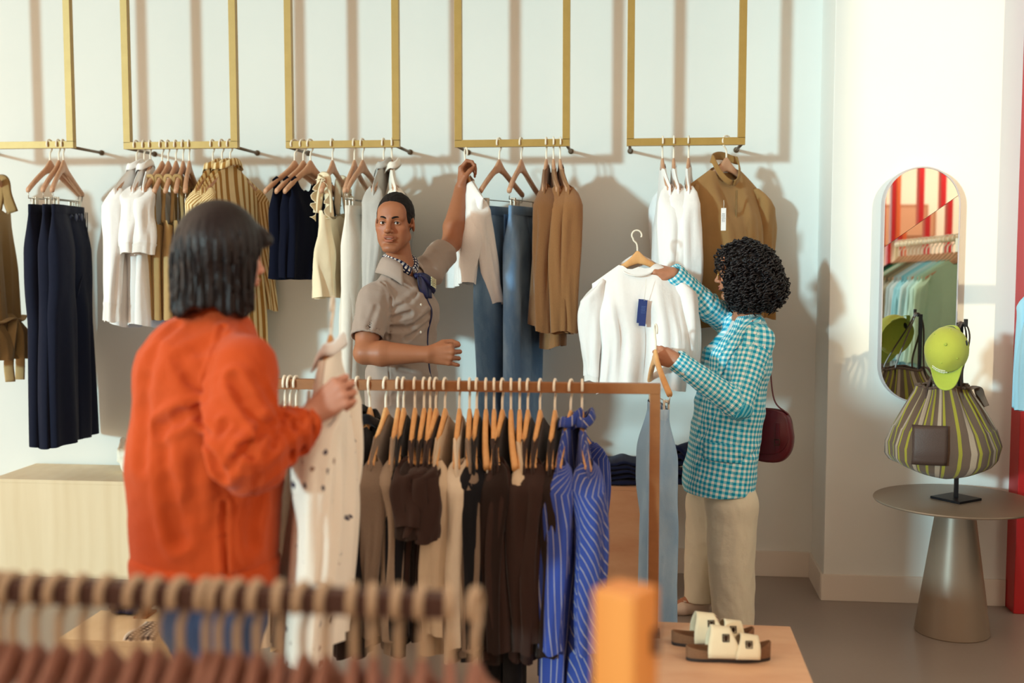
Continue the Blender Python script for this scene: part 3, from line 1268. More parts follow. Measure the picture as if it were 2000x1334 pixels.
def top_body(seed, w=.219, length=.7, flare=1.05, thick=.03, nw=.075, nf=.07, nb=.015, fold=.012, nfold=3, arm=0., droop=0., N=72, S=34, wave=.012, side=0., lift=.016, twist=0., T0=.0125):
    """the trunk of a hung top as one closed tube of cloth: u across the shoulders, v front/back, z down from the hook"""
    rs = np.random.RandomState(seed)
    ph = rs.rand(8) * 6.28
    a = np.linspace(0, 2 * PI, N, endpoint=False)
    ca, sa = np.cos(a), np.sin(a)
    R, P = [], []
    zb = float(hz(.1)) - length
    for s in np.concatenate([[0, .006, .014, .026], np.linspace(.045, 1, S)]):
        W = w * (1 + (flare - 1) * s ** .8)
        if arm:
            W = W - arm * math.exp(-((s - .10) / .13) ** 2) * 1.0
        T = T0 + thick * float(sstep(s, 0, .35)) * (1 + .4 * s)
        u = W * np.sign(ca) * np.abs(ca) ** .82
        open_ = np.clip((nw * 1.08 - np.abs(u)) / .012, 0, 1)
        T = T * (open_ + (1 - open_) * max(.05, math.sqrt(min(1., s / .035))))
        v = T * np.sign(sa) * np.abs(sa) ** .75
        zt = hz(np.clip(u, -HSPAN * 1.04, HSPAN * 1.04)) + lift
        m = np.clip(1 - (np.abs(u) / nw) ** 2.4, 0, 1)
        dip = np.where(v >= 0, nf, nb) * m ** .8
        k = s
        z = (zt - dip) * (1 - k) + (zb + wave * np.sin(2 * a + ph[0]) + side * u) * k
        z = z - .5 * dip * s * (1 - s) * 0
        amp = fold * float(sstep(s, .04, .6))
        un = u / w
        fo = np.sin(nfold * PI * un * .5 + ph[1] + 1.2 * s) + .55 * np.sin(nfold * PI * un * 1.1 + ph[2] - 1.6 * s) + .38 * np.sin(nfold * 2.3 * PI * un + ph[3] + 2 * s) + .22 * np.sin(nfold * 4.1 * PI * un + ph[6] - 3 * s)
        v = v + amp * fo - .018 * (1 - s) * (u / HSPAN) ** 2
        v = v + amp * .35 * np.sin(3 * a + ph[4] + 4 * s)
        u = u + amp * .8 * np.sin(5 * s + ph[5]) + twist * s * np.sign(u) * 0
        z = z - droop * s * np.abs(un)
        R.append(np.stack([u, v, z], 1))
        P.append(np.stack([W * 2 * a / PI, np.full(N, -s * length)], 1))
    return np.array(R), np.array(P)


def sleeve(seed, side, w=.215, length=.58, r0=.085, r1=.05, out=.045, fwd=0., flat=.42, fold=.012, z0=None, puff=0., cuff=False, S=26, N=28, bend=0.):
    rs = np.random.RandomState(seed + 77)
    ph = rs.rand(6) * 6.28
    R, P = [], []
    zs = (ZSH + .012 if z0 is None else z0)
    for s in np.linspace(0, 1, S):
        x = side * (w - .035 + .035 * float(sstep(s, 0, .12)) + out * s + bend * s * s)
        z = zs - .004 - length * s
        y = fwd * s * s + .006 * math.sin(6 * s + ph[0]) - .018
        r = r0 + (r1 - r0) * s + puff * math.sin(PI * min(1, s * 1.15)) ** .8
        if s < .12:
            r *= .35 + .65 * math.sqrt(s / .12)
        if cuff and s > .9:
            r = r1 * .95
        a = np.linspace(0, 2 * PI, N, endpoint=False)
        f = fold * sstep(s, .05, .3)
        k = 1 + f / r * (np.sin(3 * a + ph[1] + 3 * s) + .6 * np.sin(5 * a + ph[2] - 4 * s) + .45 * np.sin(8 * a + ph[4] + 6 * s))
        px = x + r * flat * np.cos(a) * k
        py = y + r * .62 * np.sin(a) * k
        tilt = .35 * (1 - s) ** 3
        pz = z + np.cos(a) * r * flat * (-side) * tilt * 2 + .004 * np.sin(9 * s + 2 * a + ph[3]) * fold / .008
        R.append(np.stack([px, py, pz], 1))
        P.append(np.stack([a * r, np.full(N, -s * length)], 1))
    return np.array(R), np.array(P)


def put(name, RP, mat, parent=None, cap1=False, col=None):
    R, P = RP
    V, F = loft(R, True, False, cap1)
    return mk(name, V, F, mat, parent, pat=P.reshape(-1, 2))


def collar(parent, mat, nw=.062, nf=.05, h=.024, z0=None, spread=.02):
    """a folded shirt collar standing on the neckline"""
    zt = float(hz(.0)) + .014 if z0 is None else z0
    G = []
    a = np.linspace(math.radians(96), math.radians(444), 44)
    for k, (dr, dz) in enumerate(((.0, -.006), (.003, .012), (.005, .024), (.010, .027), (.016, .018), (.021, .0), (.025, -.018))):
        row = []
        dr *= .75
        for t in a:
            fr = max(0, math.sin(t))
            pt = (1 + .5 * (k >= 4) * max(0, math.sin(t)) ** 6)
            row.append(((nw + dr * .8) * math.cos(t) * 1.0, (.022 + dr * pt) * math.sin(t) - .004, zt + dz * h / .034 - nf * fr ** 1.5 * 1.0 - (1 - fr) * .012 * abs(math.cos(t)) ** 2 * 2.2 - (.012 * (k >= 5) * fr ** 4)))
        G.append(row)
    VV, FF = sheet(G, .003)
    mk('collar', VV, FF, mat, parent, pat=np.stack([np.arctan2(VV[:, 1], VV[:, 0]) * .06, VV[:, 2]], 1))


def buttons(parent, n, z0, dz, v, mat, r=.0055):
    for i in range(n):
        V, F = lathe([(0, .0014), (r * .7, .0018), (r, 0), (r * .7, -.001), (0, -.001)], 12)
        V = np.stack([V[:, 0], V[:, 2] + v, V[:, 1] + z0 - dz * i], 1)
        mk('button', V, F, mat, parent)


M_WBTN = plain('shell_button', '#e9e4d8', .3)


def g_shirt(seed, mat, length=.72, sl=.56, w=.219, flare=1.08, thick=.028, coll=True, r0=.085, r1=.05, fold=.013, cuffm=None, sides=(-1, 1), out=.04, puff=0., nf=.06, inner=None, name='shirt', but=0, **k):
    o = put(name, top_body(seed, w, length, flare, thick, nf=nf, fold=fold, **k), mat)
    for s in sides:
        sv = put('sleeve', sleeve(seed + s, s, w, sl, r0, r1, out=out, puff=puff, cuff=cuffm is not None), mat, o)
        if cuffm is not None:
            R, P = sleeve(seed + s, s, w, sl, r0, r1, out=out, puff=puff, cuff=True)
            R = R[-4:].copy()
            c = R.mean(1, keepdims=True)
            R = c + (R - c) * 1.06
            R[-1, :, 2] -= .012
            put('cuff', (R, P[-4:]), cuffm, sv)
    if coll:
        collar(o, mat, nf=nf * .8)
    if but:
        buttons(o, but, -.23, .085, .05 * 0 + thick * .6 + .012, M_WBTN)
    return o


def g_tank(seed, mat, length=.36, w=.155, strap=.19, name='tank_top', flare=1.05, thick=.03, z0=None, ruffle=None, strap_w=.012, back=.02, fold=.01, bust=.02, nfold=3):
    """strappy top: trunk starts under the arms, straps run up over the hanger"""
    rs = np.random.RandomState(seed)
    ph = rs.rand(6) * 6.28
    zst = float(hz(w * .7)) + .012
    zt = zst - strap if z0 is None else z0
    N, S = 64, 24
    a = np.linspace(0, 2 * PI, N, endpoint=False)
    R, P = [], []
    for s in np.linspace(0, 1, S):
        W = w * (1 + (flare - 1) * s)
        T = thick * (1 + .3 * s)
        u = W * np.sign(np.cos(a)) * np.abs(np.cos(a)) ** .8
        v = T * np.sign(np.sin(a)) * np.abs(np.sin(a)) ** .75
        un = u / w
        top = zt + bust * np.cos(un * PI * 2) * .5 - back * (v < 0) + .02 * np.abs(un) ** 6 * 0
        z = top * (1 - s) + (zt - length + .008 * np.sin(2 * a + ph[0])) * s
        am = fold * sstep(s, 0, .5)
        v = v + am * (np.sin(nfold * PI * un * .7 + ph[1] + s) + .5 * np.sin(nfold * 1.7 * PI * un + ph[2])) - .018 * (un * w / HSPAN) ** 2
        R.append(np.stack([u, v, z], 1))
        P.append(np.stack([W * 2 * a / PI, np.full(N, -s * length)], 1))
    o = put(name, (np.array(R), np.array(P)), mat)
    for s in (-1, 1):
        us = s * w * .66
        zt_ = float(hz(us)) + .008
        T = thick
        pts = spline([(us * 1.08, T * .92, zt + .0), (us * 1.02, .02, zt + strap * .55), (us, .0135, zt_ - .01), (us, .0, zt_ + .004), (us, -.017, zt_ - .01), (us * 1.02, -.022, zt + strap * .5), (us * 1.08, -T * .95, zt - back)], 7)
        mk('strap', *tube(pts, strap_w, 6, ry=.0022), mat, o)
    if ruffle:
        for s in (-1, 1):
            us = s * w * .7
            G = []
            base = spline([(us * 1.1, thick, zt - .04), (us * 1.06, .03, zt + strap * .5), (us, .0, float(hz(us)) + .012), (us * 1.06, -.03, zt + strap * .5), (us * 1.1, -thick, zt - .04)], 14)
            for q in np.linspace(0, 1, 6):
                row = []
                for i, b in enumerate(base):
                    row.append(b + np.array([s * q * .038, .016 * q * math.sin(i * 1.15 + ph[3]), .010 * q * math.sin(i * .9 + ph[4])]))
                G.append(row)
            mk('ruffle', *sheet(G, .002), ruffle, o)
    return o


def g_trousers(seed, mat, length=1.06, waist=.19, leg0=.11, leg1=.10, thick=.03, z0=-.325, crotch=.30, name='trousers', spread=1.0, fold=.012, wmat=None, narrow=1.0, gap=0., lag=0.):
    """two legs that run up to the waist and meet along the centre seam, and a waistband"""
    rs = np.random.RandomState(seed)
    ph = rs.rand(10) * 6.28
    o = empty(name)
    N2 = 52
    b = np.linspace(0, 2 * PI, N2, endpoint=False)
    cr = crotch / length
    hw = waist * narrow
    for sd in (-1, 1):
        k = sd + 2
        R, P = [], []
        for s in np.concatenate([np.linspace(0, cr, 14)[:-1], np.linspace(cr, 1, 28)]):
            W = np.interp(s, [0, cr * .6, cr, cr + .2, 1], [hw * .52, hw * .60, hw * .60 * spread, leg0 * narrow, leg1 * narrow])
            cx = sd * np.interp(s, [0, cr * .6, cr, cr + .22, 1], [hw * .49, hw * .55, hw * .57 * spread, W * 1.0 + gap * .5 + .002, leg1 * narrow + gap])
            T = .013 + thick * float(sstep(s, 0, cr * .7)) * (1.1 - .3 * s)
            e = np.interp(s, [0, cr, cr + .15], [.45, .5, .8])
            inner = (np.cos(b) * sd < 0) & (s < cr)
            u = W * np.sign(np.cos(b)) * np.abs(np.cos(b)) ** (.8)
            v = T * np.sign(np.sin(b)) * np.abs(np.sin(b)) ** np.where(np.cos(b) * sd < 0, e * .7, .75)
            X = cx + u
            fk = float(sstep(s, cr, cr + .2))
            f = fold * (.3 + .7 * s) * ((1 - fk) * (np.sin(4 * X / hw + ph[0] + s) + .5 * np.sin(9 * X / hw + ph[1])) + fk * (np.sin(3.2 * u / W + ph[k] + 1.4 * s) + .6 * np.sin(6 * u / W + ph[k + 3] - 2 * s)))
            z = z0 - length * s + .006 * np.sin(b + ph[k]) * s - .012 * (1 - np.clip(np.abs(X / hw), 0, 1)) * max(0, 1 - s * 8) * (v > 0)
            R.append(np.stack([X + .010 * fk * math.sin(4 * s + ph[k]), v + f - .015 + lag * sd * s, z + 0 * b], 1))
            P.append(np.stack([sd * .7 + W * 2 * b / PI, np.full(N2, -s * length)], 1))
        put('leg', (np.array(R), np.array(P)), mat, o)
    N = 64
    a = np.linspace(0, 2 * PI, N, endpoint=False)
    R = []
    for z, k in ((.004, 1.0), (.003, 1.025), (-.02, 1.03), (-.038, 1.035)):
        W = hw * k
        X = W * np.sign(np.cos(a)) * np.abs(np.cos(a)) ** .8
        R.append(np.stack([X, (.0165 + .003 * (k > 1.01)) * np.sign(np.sin(a)) * np.abs(np.sin(a)) ** .6 - .015 + fold * .3 * (np.sin(4 * X / hw + ph[0]) + .5 * np.sin(9 * X / hw + ph[1])), z0 + z - .012 * (1 - np.abs(np.cos(a))) * (np.sin(a) > 0)], 1))
    mk('waistband', *loft(np.array(R)), wmat or mat, o, pat=np.stack([np.tile(a * .1, 4), np.repeat([0, .01, .02, .03], N)], 1))
    return o


def place(o, loc, rz, label, cat, group=None, rx=0., ry=0.):
    o.location = loc
    o.rotation_euler = (rx, ry, rz)
    return tag(o, label, cat, group)


# ---------------------------------------------------------------- cloths
M_NAVY = fabric('#12172a', .12, sheen=.05)
M_WHITE = fabric('#eeecea', .03)
M_WHITE2 = fabric('#e9e6e2', .03)
M_KHAKI = fabric('#a8895a', .10)
M_KHAKI2 = fabric('#b89968', .10)
M_YSTR = striped('#efd9a6', '#a97a3a', .030, .42, 0)
M_TANKN = fabric('#0b0f20', .12, sheen=.03, spec=.1)
M_CRM = fabric('#ecdcbc', .05)
M_OFFW = fabric('#e9e2d6', .05)
M_GREY = fabric('#b4b2ad', .08)
M_JEAN = denim('#33567a', '#98b8d2', amount=.65)
M_JEAN2 = denim('#4571a2', '#b0cfea', amount=.75)
M_JEANL = denim('#7fa6cb', '#c6dcea', amount=.75)
M_JEAND = denim('#10183a', '#2c3a66', amount=.4)
M_BROWN = knit('#93663f')
M_BROWN2 = knit('#7f5533')
M_TAN = fabric('#a07a4c', .08, bump=.3)
M_TANR = fabric('#9a7443', .15, bump=.6, weave=350)
M_FUZZ = knit('#eeebe8', .06)
M_DKBR = fabric('#24150f', .12)
M_DKBR2 = fabric('#35221c', .12)
M_BLK = fabric('#0d0c12', .12)
M_TAUPEK = knit('#7d6a5a')
M_TAUPEK2 = knit('#94806d')
M_BEIGE = fabric('#c6b095', .06)
M_BEIGE2 = fabric('#d8c7b0', .06)
M_MAROON = fabric('#3d2029', .1)
M_BSTR = striped('#34499a', '#a9a8b4', .034, .11, 0)
M_BSTR2 = striped('#324690', '#b0a9a6', .034, .11, 0, skew=.7)

YAW0 = PI / 2


def hang(fi, px, kind, make, yaw, hlabel, glabel, cat, ggroup, hgroup, front=1, zoff=0., dy=0.):
    """hanger plus garment on gold frame fi"""
    rt, zb = FRAMES[fi]
    x = at(px, 283, YF)[0]
    loc = (x, YF + dy, zb + FRB / 2 + .0045)
    rz = YAW0 + math.radians(yaw) + (0 if front > 0 else PI)
    hanger(kind, loc, rz, hlabel, hgroup)
    o = make()
    place(o, (loc[0], loc[1], loc[2] + zoff), rz, glabel, cat, ggroup)
    return o


FN = ['frame over the navy trousers', 'second gold frame from the left', 'third gold frame from the left', 'fourth gold frame from the left', 'gold frame at the right end']


def hl(k, n, fi):
    return f'{ORD[k]} wooden hanger from the left on the {FN[fi]}'


HG = ['hangers on the leftmost gold frame', 'hangers on the second gold frame', 'hangers on the third gold frame', 'hangers on the fourth gold frame', 'hangers on the rightmost gold frame']

# frame 0: khaki jumpsuit (cut by the edge) and navy trousers on clips
def jumpsuit():
    o = g_tank(5, M_KHAKI, .62, .2, .16, 'jumpsuit', 1.0, .05, strap_w=.03, fold=.02)
    R, P = top_body(9, .19, .5, 1.15, .06, fold=.03, nfold=4)
    R[:, :, 2] = R[:, :, 2] * .55 - .72
    put('skirt_part', (R, P), M_KHAKI, o)
    mk('tie_belt', *tube(spline([(-.19, .06, -.88), (-.1, .085, -.9), (0, .09, -.885), (.1, .085, -.9), (.19, .06, -.885)], 6), .022, 8, ry=.006), M_KHAKI2, o)
    for s in (-1, 1):
        mk('belt_end', *tube(spline([(-.02, .09, -.89), (s * .04, .11, -.96), (s * .06, .1, -1.1), (s * .05, .1, -1.2)], 6), .024, 8, ry=.005), M_KHAKI2, o)
    return o
hang(0, -24, 'plain', jumpsuit, 4, hl(0, 4, 0), 'khaki belted jumpsuit cut by the edge of the photo', 'jumpsuit', None, HG[0], -1)
M_NAVB = plain('navy_button', '#2c3452', .35)
def navy(seed):
    o = g_trousers(seed, M_NAVY, 1.17, .195, .112, .130, .034, fold=.013, crotch=.34, name='wide_trousers')
    for x, z in ((.10, -.375), (.02, -.378)):
        V, F = lathe([(0, .003), (.014, .004), (.019, .001), (.014, -.002), (0, -.002)], 20)
        for s in (-1,):
            mk('button', np.stack([V[:, 0] + x, V[:, 2] * s - .046, V[:, 1] + z], 1), F, M_NAVB, o)
    G = [[(.16 - .2 * v + .05 * math.sin(3 * v), -.055 - .004 * math.sin(2 * v), -.36 - .42 * v + q * .012) for q in (0, .5, 1)] for v in np.linspace(0, 1, 14)]
    mk('wrap_edge', *sheet(G, .004), M_NAVY, o)
    return o
for k, px in enumerate((97, 114, 123)):
    hang(0, px, 'clip', lambda: navy(20 + k), (-6, 2, 8)[k], hl(k + 1, 4, 0), ('navy wide-leg trousers on a clip hanger, leftmost of three', 'navy wide-leg trousers on a clip hanger, middle of three', 'navy wide-leg trousers with big buttons, rightmost of three')[k], 'trousers', 'navy trousers', HG[0], 1, 0)

# frame 1
n = 11
for k, px in enumerate((266, 281, 293)):
    hang(1, px, 'plain', lambda: g_shirt(40 + k, M_WHITE, .72, (.62, .3, .3)[k], r0=.10, r1=(.06, .075, .075)[k], cuffm=M_WHITE2, out=.05, coll=k < 2), (-8, 5, 10)[k], hl(k, n, 1),
         ('white long-sleeved shirt, leftmost garment on the second gold frame', 'white shirt hanging between two other white shirts', 'white shirt with loose short sleeves next to the khaki camisoles')[k], 'shirt', 'white shirts on the second gold frame', HG[1])
for k, px in enumerate((316, 328, 343, 357)):
    hang(1, px, 'plain', lambda: g_tank(50 + k, M_KHAKI if k % 2 else M_KHAKI2, .46, .185, .22, 'camisole', 1.06, .03, strap_w=.009, fold=.014), (-6, 0, 4, 8)[k], hl(3 + k, n, 1),
         f'khaki strappy camisole, {ORD[k]} of four from the left', 'camisole', 'khaki camisoles', HG[1])
hang(1, 369, 'clip', lambda: g_trousers(60, M_JEAN2, 1.0, .19, .11, .1, .03, name='jeans'), 12, hl(7, n, 1), 'blue jeans on a clip hanger beside the khaki camisoles, behind the dark bob', 'jeans', None, HG[1])
for k, px in enumerate((415, 433, 449)):
    hang(1, px, 'plain', lambda: g_shirt(70 + k, M_YSTR, .88, .60, flare=1.0, thick=.022, fold=.016, r0=.09, r1=.06), (-6, -11, -18)[k], hl(8 + k, n, 1),
         ('yellow and tan striped shirt, left one of three', 'yellow and tan striped shirt, middle one of three', 'yellow and tan striped shirt with the widest view, right one of three')[k], 'shirt', 'yellow striped shirts', HG[1])

# frame 2
n = 8
def tank(seed):
    o = put('tank_top', top_body(seed, .165, .49, 1.0, .03, nw=.118, nf=.19, nb=.13, fold=.008, arm=.022, lift=.012, wave=.006), M_TANKN)
    return o
for k, px in enumerate((575, 592, 606)):
    hang(2, px, 'plain', lambda: tank(80 + k), (-30, -26, -24)[k], hl(k, n, 2),
         ('navy tank top, leftmost of three', 'navy tank top between two others', 'navy tank top, rightmost of three, next to a ruffled cream top')[k], 'tank top', 'navy tank tops', HG[2])
hang(2, 649, 'plain', lambda: g_tank(90, M_CRM, .40, .19, .17, 'ruffled_top', 1.25, .035, ruffle=M_CRM, strap_w=.02, fold=.02, nfold=5), -4, hl(3, n, 2), 'cream sleeveless top with ruffled straps beside the navy tanks', 'top', None, HG[2])
for k, px in enumerate((692, 708)):
    hang(2, px, 'clip', lambda: g_trousers(95 + k, M_OFFW, 1.08, .19, .12, .12, .03, fold=.014), (-3, -12)[k], hl(4 + k, n, 2), ('off-white trousers on a clip hanger, left of a matching pair', 'off-white trousers with a side slit, right of a matching pair')[k], 'trousers', 'off-white trousers', HG[2])
for k, px in enumerate((749, 765)):
    hang(2, px, 'plain', lambda: g_shirt(100 + k, (M_GREY, M_OFFW)[k], .72, .55, thick=.045, fold=.02, coll=True, flare=1.1, name='jacket'), (-5, 12)[k], hl(6 + k, n, 2), ('grey jacket hanging behind the man\'s head', 'pale off-white jacket hanging behind the man\'s head')[k], 'jacket', None, HG[2])

# frame 3
n = 5
def ripped(seed, mat):
    o = g_trousers(seed, mat, 1.06, .195, .115, .10, .032, fold=.014, name='jeans', wmat=mat)
    m = MB()
    for s in (-1, 1):
        G = [[(s * .10 + .075 * x, .028 + .0 * z - .002 * x * x, -.36 - .11 * z - .03 * z * abs(x) * (z > .8)) for x in np.linspace(-.75, .75, 6)] for z in np.linspace(0, 1, 6)]
        mk('back_pocket', *sheet(G, .004), mat, o, pat=np.random.RandomState(seed).rand(72, 2) * .1)
    rs = np.random.RandomState(seed)
    for i in range(9):
        x = .10 + .05 * (rs.rand() - .5)
        z = -.86 - .004 * i
        m.tube([(x - .045, .036, z), (x, .045, z - .004 - .004 * rs.rand()), (x + .045, .036, z + .003 * rs.rand())], .0016, 5)
    m.build('frayed_knee', plain('white_fray', '#dfe6ea', .9), o)
    return o
for k, px in enumerate((975, 1018)):
    hang(3, px, 'clip', lambda: ripped(110 + k, (M_JEAN, M_JEAN2)[k]), (-22, -14)[k], hl(k, n, 3), ('dark blue jeans with ripped knee, beside the white fuzzy top', 'lighter blue ripped jeans, beside the brown sweaters')[k], 'jeans', 'ripped jeans', HG[3], 1)
for k, px in enumerate((1067, 1081, 1094)):
    hang(3, px, 'plain', lambda: g_shirt(120 + k, (M_BROWN2, M_BROWN, M_BROWN)[k], (.70, .80, .74)[k], .66, thick=.026, fold=.012, coll=False, r0=.095, r1=.06, nf=.05, out=.03, name='sweater'), (-2, 6, 10)[k], hl(2 + k, n, 3),
         ('dark brown sweater, left one of three by the jeans', 'camel brown sweater, middle one of three', 'camel brown sweater, right one of three')[k], 'sweater', 'brown sweaters', HG[3])

# frame 4
n = 4
for k, px in enumerate((1294, 1316, 1345)):
    hang(4, px, 'plain', lambda: g_shirt(130 + k, M_WHITE, (.86, .80, .90)[k], .66, thick=.018, fold=.012, coll=False, r0=.085, r1=.045, puff=.022, cuffm=M_WHITE2, out=.05, nf=.04), (4, 0, -6)[k], hl(k, n, 4),
         ('white long-sleeved shirt, left of three beside the bomber jacket', 'white long-sleeved shirt, middle of three beside the bomber jacket', 'white long-sleeved shirt directly beside the tan bomber jacket')[k], 'shirt', 'white shirts on the rightmost frame', HG[4])


def bomber():
    o = put('bomber_jacket', top_body(140, .235, .66, 1.04, .06, nw=.082, nf=.10, nb=.01, fold=.014, nfold=2.4, lift=.018), M_TAN)
    for s in (-1, 1):
        sv = put('sleeve', sleeve(141 + s, s, .235, .58, .11, .055, out=.05, flat=.6, fold=.012), M_TAN, o)
        R, P = sleeve(141 + s, s, .235, .58, .11, .055, out=.05, flat=.6, fold=.012)
        R = R[-3:].copy()
        c = R.mean(1, keepdims=True)
        R = c + (R - c) * 1.03
        R[-1, :, 2] -= .035
        put('cuff', (R, P[-3:]), M_TANR, sv)
    R, P = top_body(140, .235, .66, 1.04, .06, nw=.082, nf=.10, nb=.01, fold=.014, nfold=2.4, lift=.018)
    R = R[-3:].copy()
    R[:, :, :2] *= 1.02
    R[-1, :, 2] -= .045
    put('hem_band', (R, P[-3:]), M_TANR, o)
    # ribbed stand collar
    G = []
    a = np.linspace(math.radians(94), math.radians(446), 50)
    zt = float(hz(0)) + .018
    for q in np.linspace(0, 1, 6):
        G.append([((.083 - .012 * q) * math.cos(t), (.045 + .012 * q * math.sin(t)) * math.sin(t) - .006, zt - .125 * max(0, math.sin(t)) ** 1.3 - .022 * math.cos(t) ** 2 + .036 * q * (1 - .35 * max(0, math.sin(t)))) for t in a])
    mk('ribbed_collar', *sheet(G, .006), M_TANR, o)
    m = MB()
    m.box((0, .072, -.50), (.008, .006, .50), .001)
    m.build('zip', plain('brass_zip', '#8a6d45', .4, .6), o)
    m = MB().box((0, -.016, zt - .035), (.05, .003, .055), .0008)
    lb = m.build('neck_label', plain('label_white', '#efece6', .7), o)
    m = MB()
    for k in range(6):
        m.box((-.014 + k * .0056, -.0138, zt - .035), (.0038, .0008, .006 if k % 2 else .004), 0)
    m.build('label_lettering', M_BLACK, lb)
    return o


jk = hang(4, 1419, 'plain', bomber, -52, hl(3, n, 4), 'tan bomber jacket with ribbed collar on the rightmost gold frame', 'jacket', None, HG[4], -1)


def hang_tag(loc, rz, mat, label, w, h, string, lettering=None, double=False, tilt=0.):
    root = empty('price_tag', loc, (0, tilt, rz), label, 'tag')
    c = MB().box((0, 0, -string - h / 2), (w, .0012, h), .0004)
    if double:
        c.box((-w * .35, .003, -string - h * .44), (w, .0012, h * .92), .0004)
    cd_ = c.build('card', mat, root, smooth=False)
    MB().tube([(0, 0, 0), (.001, 0, -string * .5), (0, 0, -string - .004)], .0011, 6).build('string', M_WBTN, root)
    if lettering:
        m = MB()
        rs = np.random.RandomState(5)
        z = -string - h * .25
        for row in range(lettering[1]):
            x = -w * .33
            while x < w * .3:
                l_ = w * (.05 + .07 * rs.rand())
                m.box((x + l_ / 2, -.001, z), (l_, .0006, h * .018), 0)
                x += l_ + w * .05
            z -= h * .05
        m.build('lettering', lettering[0], cd_)
    return root


M_BLUETAG = plain('navy_card', '#1d3270', .6)
pz = at(1412, 392, 5.18)
hang_tag((pz[0], 5.13, pz[2]), math.radians(-12), plain('white_card', '#e8e4e2', .6), 'white price tag hanging on the tan bomber jacket', .022, .10, .035, (M_BLACK, 8))

# ================================================================== the rack in the middle
def rack_hang(px, kind, make, yaw, k, glabel, cat, ggroup, front=1):
    x = at(px, 755, YR)[0]
    loc = (x, YR, ZR + RK / 2 + .0045)
    rz = YAW0 + math.radians(yaw) + (0 if front > 0 else PI)
    hanger(kind, loc, rz, f'beech hanger, {ORD[k]} from the left on the middle rack', 'hangers on the middle rack')
    if make:
        o = make()
        place(o, loc, rz, glabel, cat, ggroup)


RS = []


def rk(px, mat, kind, words, cat, **k):
    RS.append((px, mat, kind, words, cat, k))


rk(556, M_CRM, 'shirt', 'cream shirt partly hidden by the orange jacket', 'shirt')
rk(566, M_BEIGE2, 'shirt', 'pale beige shirt just right of the cream shirt', 'shirt')
rk(578, M_TAUPEK, 'shirt', 'taupe knit top mostly hidden behind the printed blouse', 'top')
rk(698, M_DKBR, 'jacket', 'dark brown jacket with collar, first past the printed blouse', 'jacket')
rk(722, M_BLK, 'jacket', 'black jacket with tan collar', 'jacket')
rk(753, M_TAUPEK, 'shirt', 'taupe knit sweater right of the black jacket', 'sweater')
rk(777, M_TAUPEK2, 'shirt', 'light taupe knit sweater with long sleeve', 'sweater')
rk(788, M_BLK, 'shirt', 'black top squeezed behind the light taupe sweater', 'top')
rk(810, M_DKBR2, 'tee', 'dark brown tee, leftmost of a close pair', 'top')
rk(828, M_DKBR, 'tee', 'very dark brown tee behind short brown sleeves', 'top')
rk(840, M_DKBR2, 'tee', 'brown short-sleeved tee with folded sleeve', 'top')
rk(851, M_DKBR2, 'tee', 'brown short-sleeved tee left of the beige shirt', 'top')
rk(869, M_BEIGE, 'shirt', 'beige shirt with long narrow sleeve', 'shirt')
rk(897, M_BEIGE2, 'shirt', 'pale beige shirt with a light shoulder', 'shirt')
rk(917, M_TAUPEK, 'shirt', 'taupe top beside the pale beige shirt', 'top')
rk(931, M_BLK, 'shirt', 'black brown shirt left of the clipped trousers', 'shirt')
rk(949, M_BLK, 'clip', 'black trousers on clips, left pair of two', 'trousers')
rk(965, M_DKBR2, 'shirt', 'plum brown shirt between the clipped trousers', 'shirt')
rk(981, M_DKBR, 'shirt', 'dark brown top right of the plum brown shirt', 'top')
rk(998, M_BLK, 'clip', 'black trousers on clips, right pair of two', 'trousers')
rk(1015, M_BEIGE, 'slim', 'narrow tan cardigan standing out among dark shirts', 'cardigan')
rk(1031, M_DKBR2, 'shirt', 'dark brown shirt just right of the tan cardigan', 'shirt')
rk(1055, M_DKBR2, 'shirt', 'dark brown shirt in the middle of three before the blue stripes', 'shirt')
rk(1084, M_DKBR, 'shirt', 'dark brown shirt next to the blue striped shirts', 'shirt')
rk(1115, M_BSTR, 'stripe', 'blue striped shirt, left one of two', 'shirt')
rk(1137, M_BSTR2, 'stripe', 'blue striped shirt at the right end of the middle rack', 'shirt')
RK_WORDS = ['cream shirt', 'pale beige shirt', 'taupe knit top', 'dark brown collared jacket', 'black collared jacket', 'taupe sweater', 'light taupe sweater', 'black top',
            'dark brown short-sleeved tee', 'blackish brown short-sleeved tee', 'brown short-sleeved tee', 'brown short-sleeved tee', 'beige shirt', 'pale beige shirt', 'taupe top', 'black shirt',
            'black clipped trousers', 'dark brown shirt', 'blackish brown top', 'black clipped trousers', 'narrow tan cardigan', 'dark brown shirt', 'dark brown shirt', 'blackish brown shirt',
            'blue striped shirt', 'blue striped shirt']
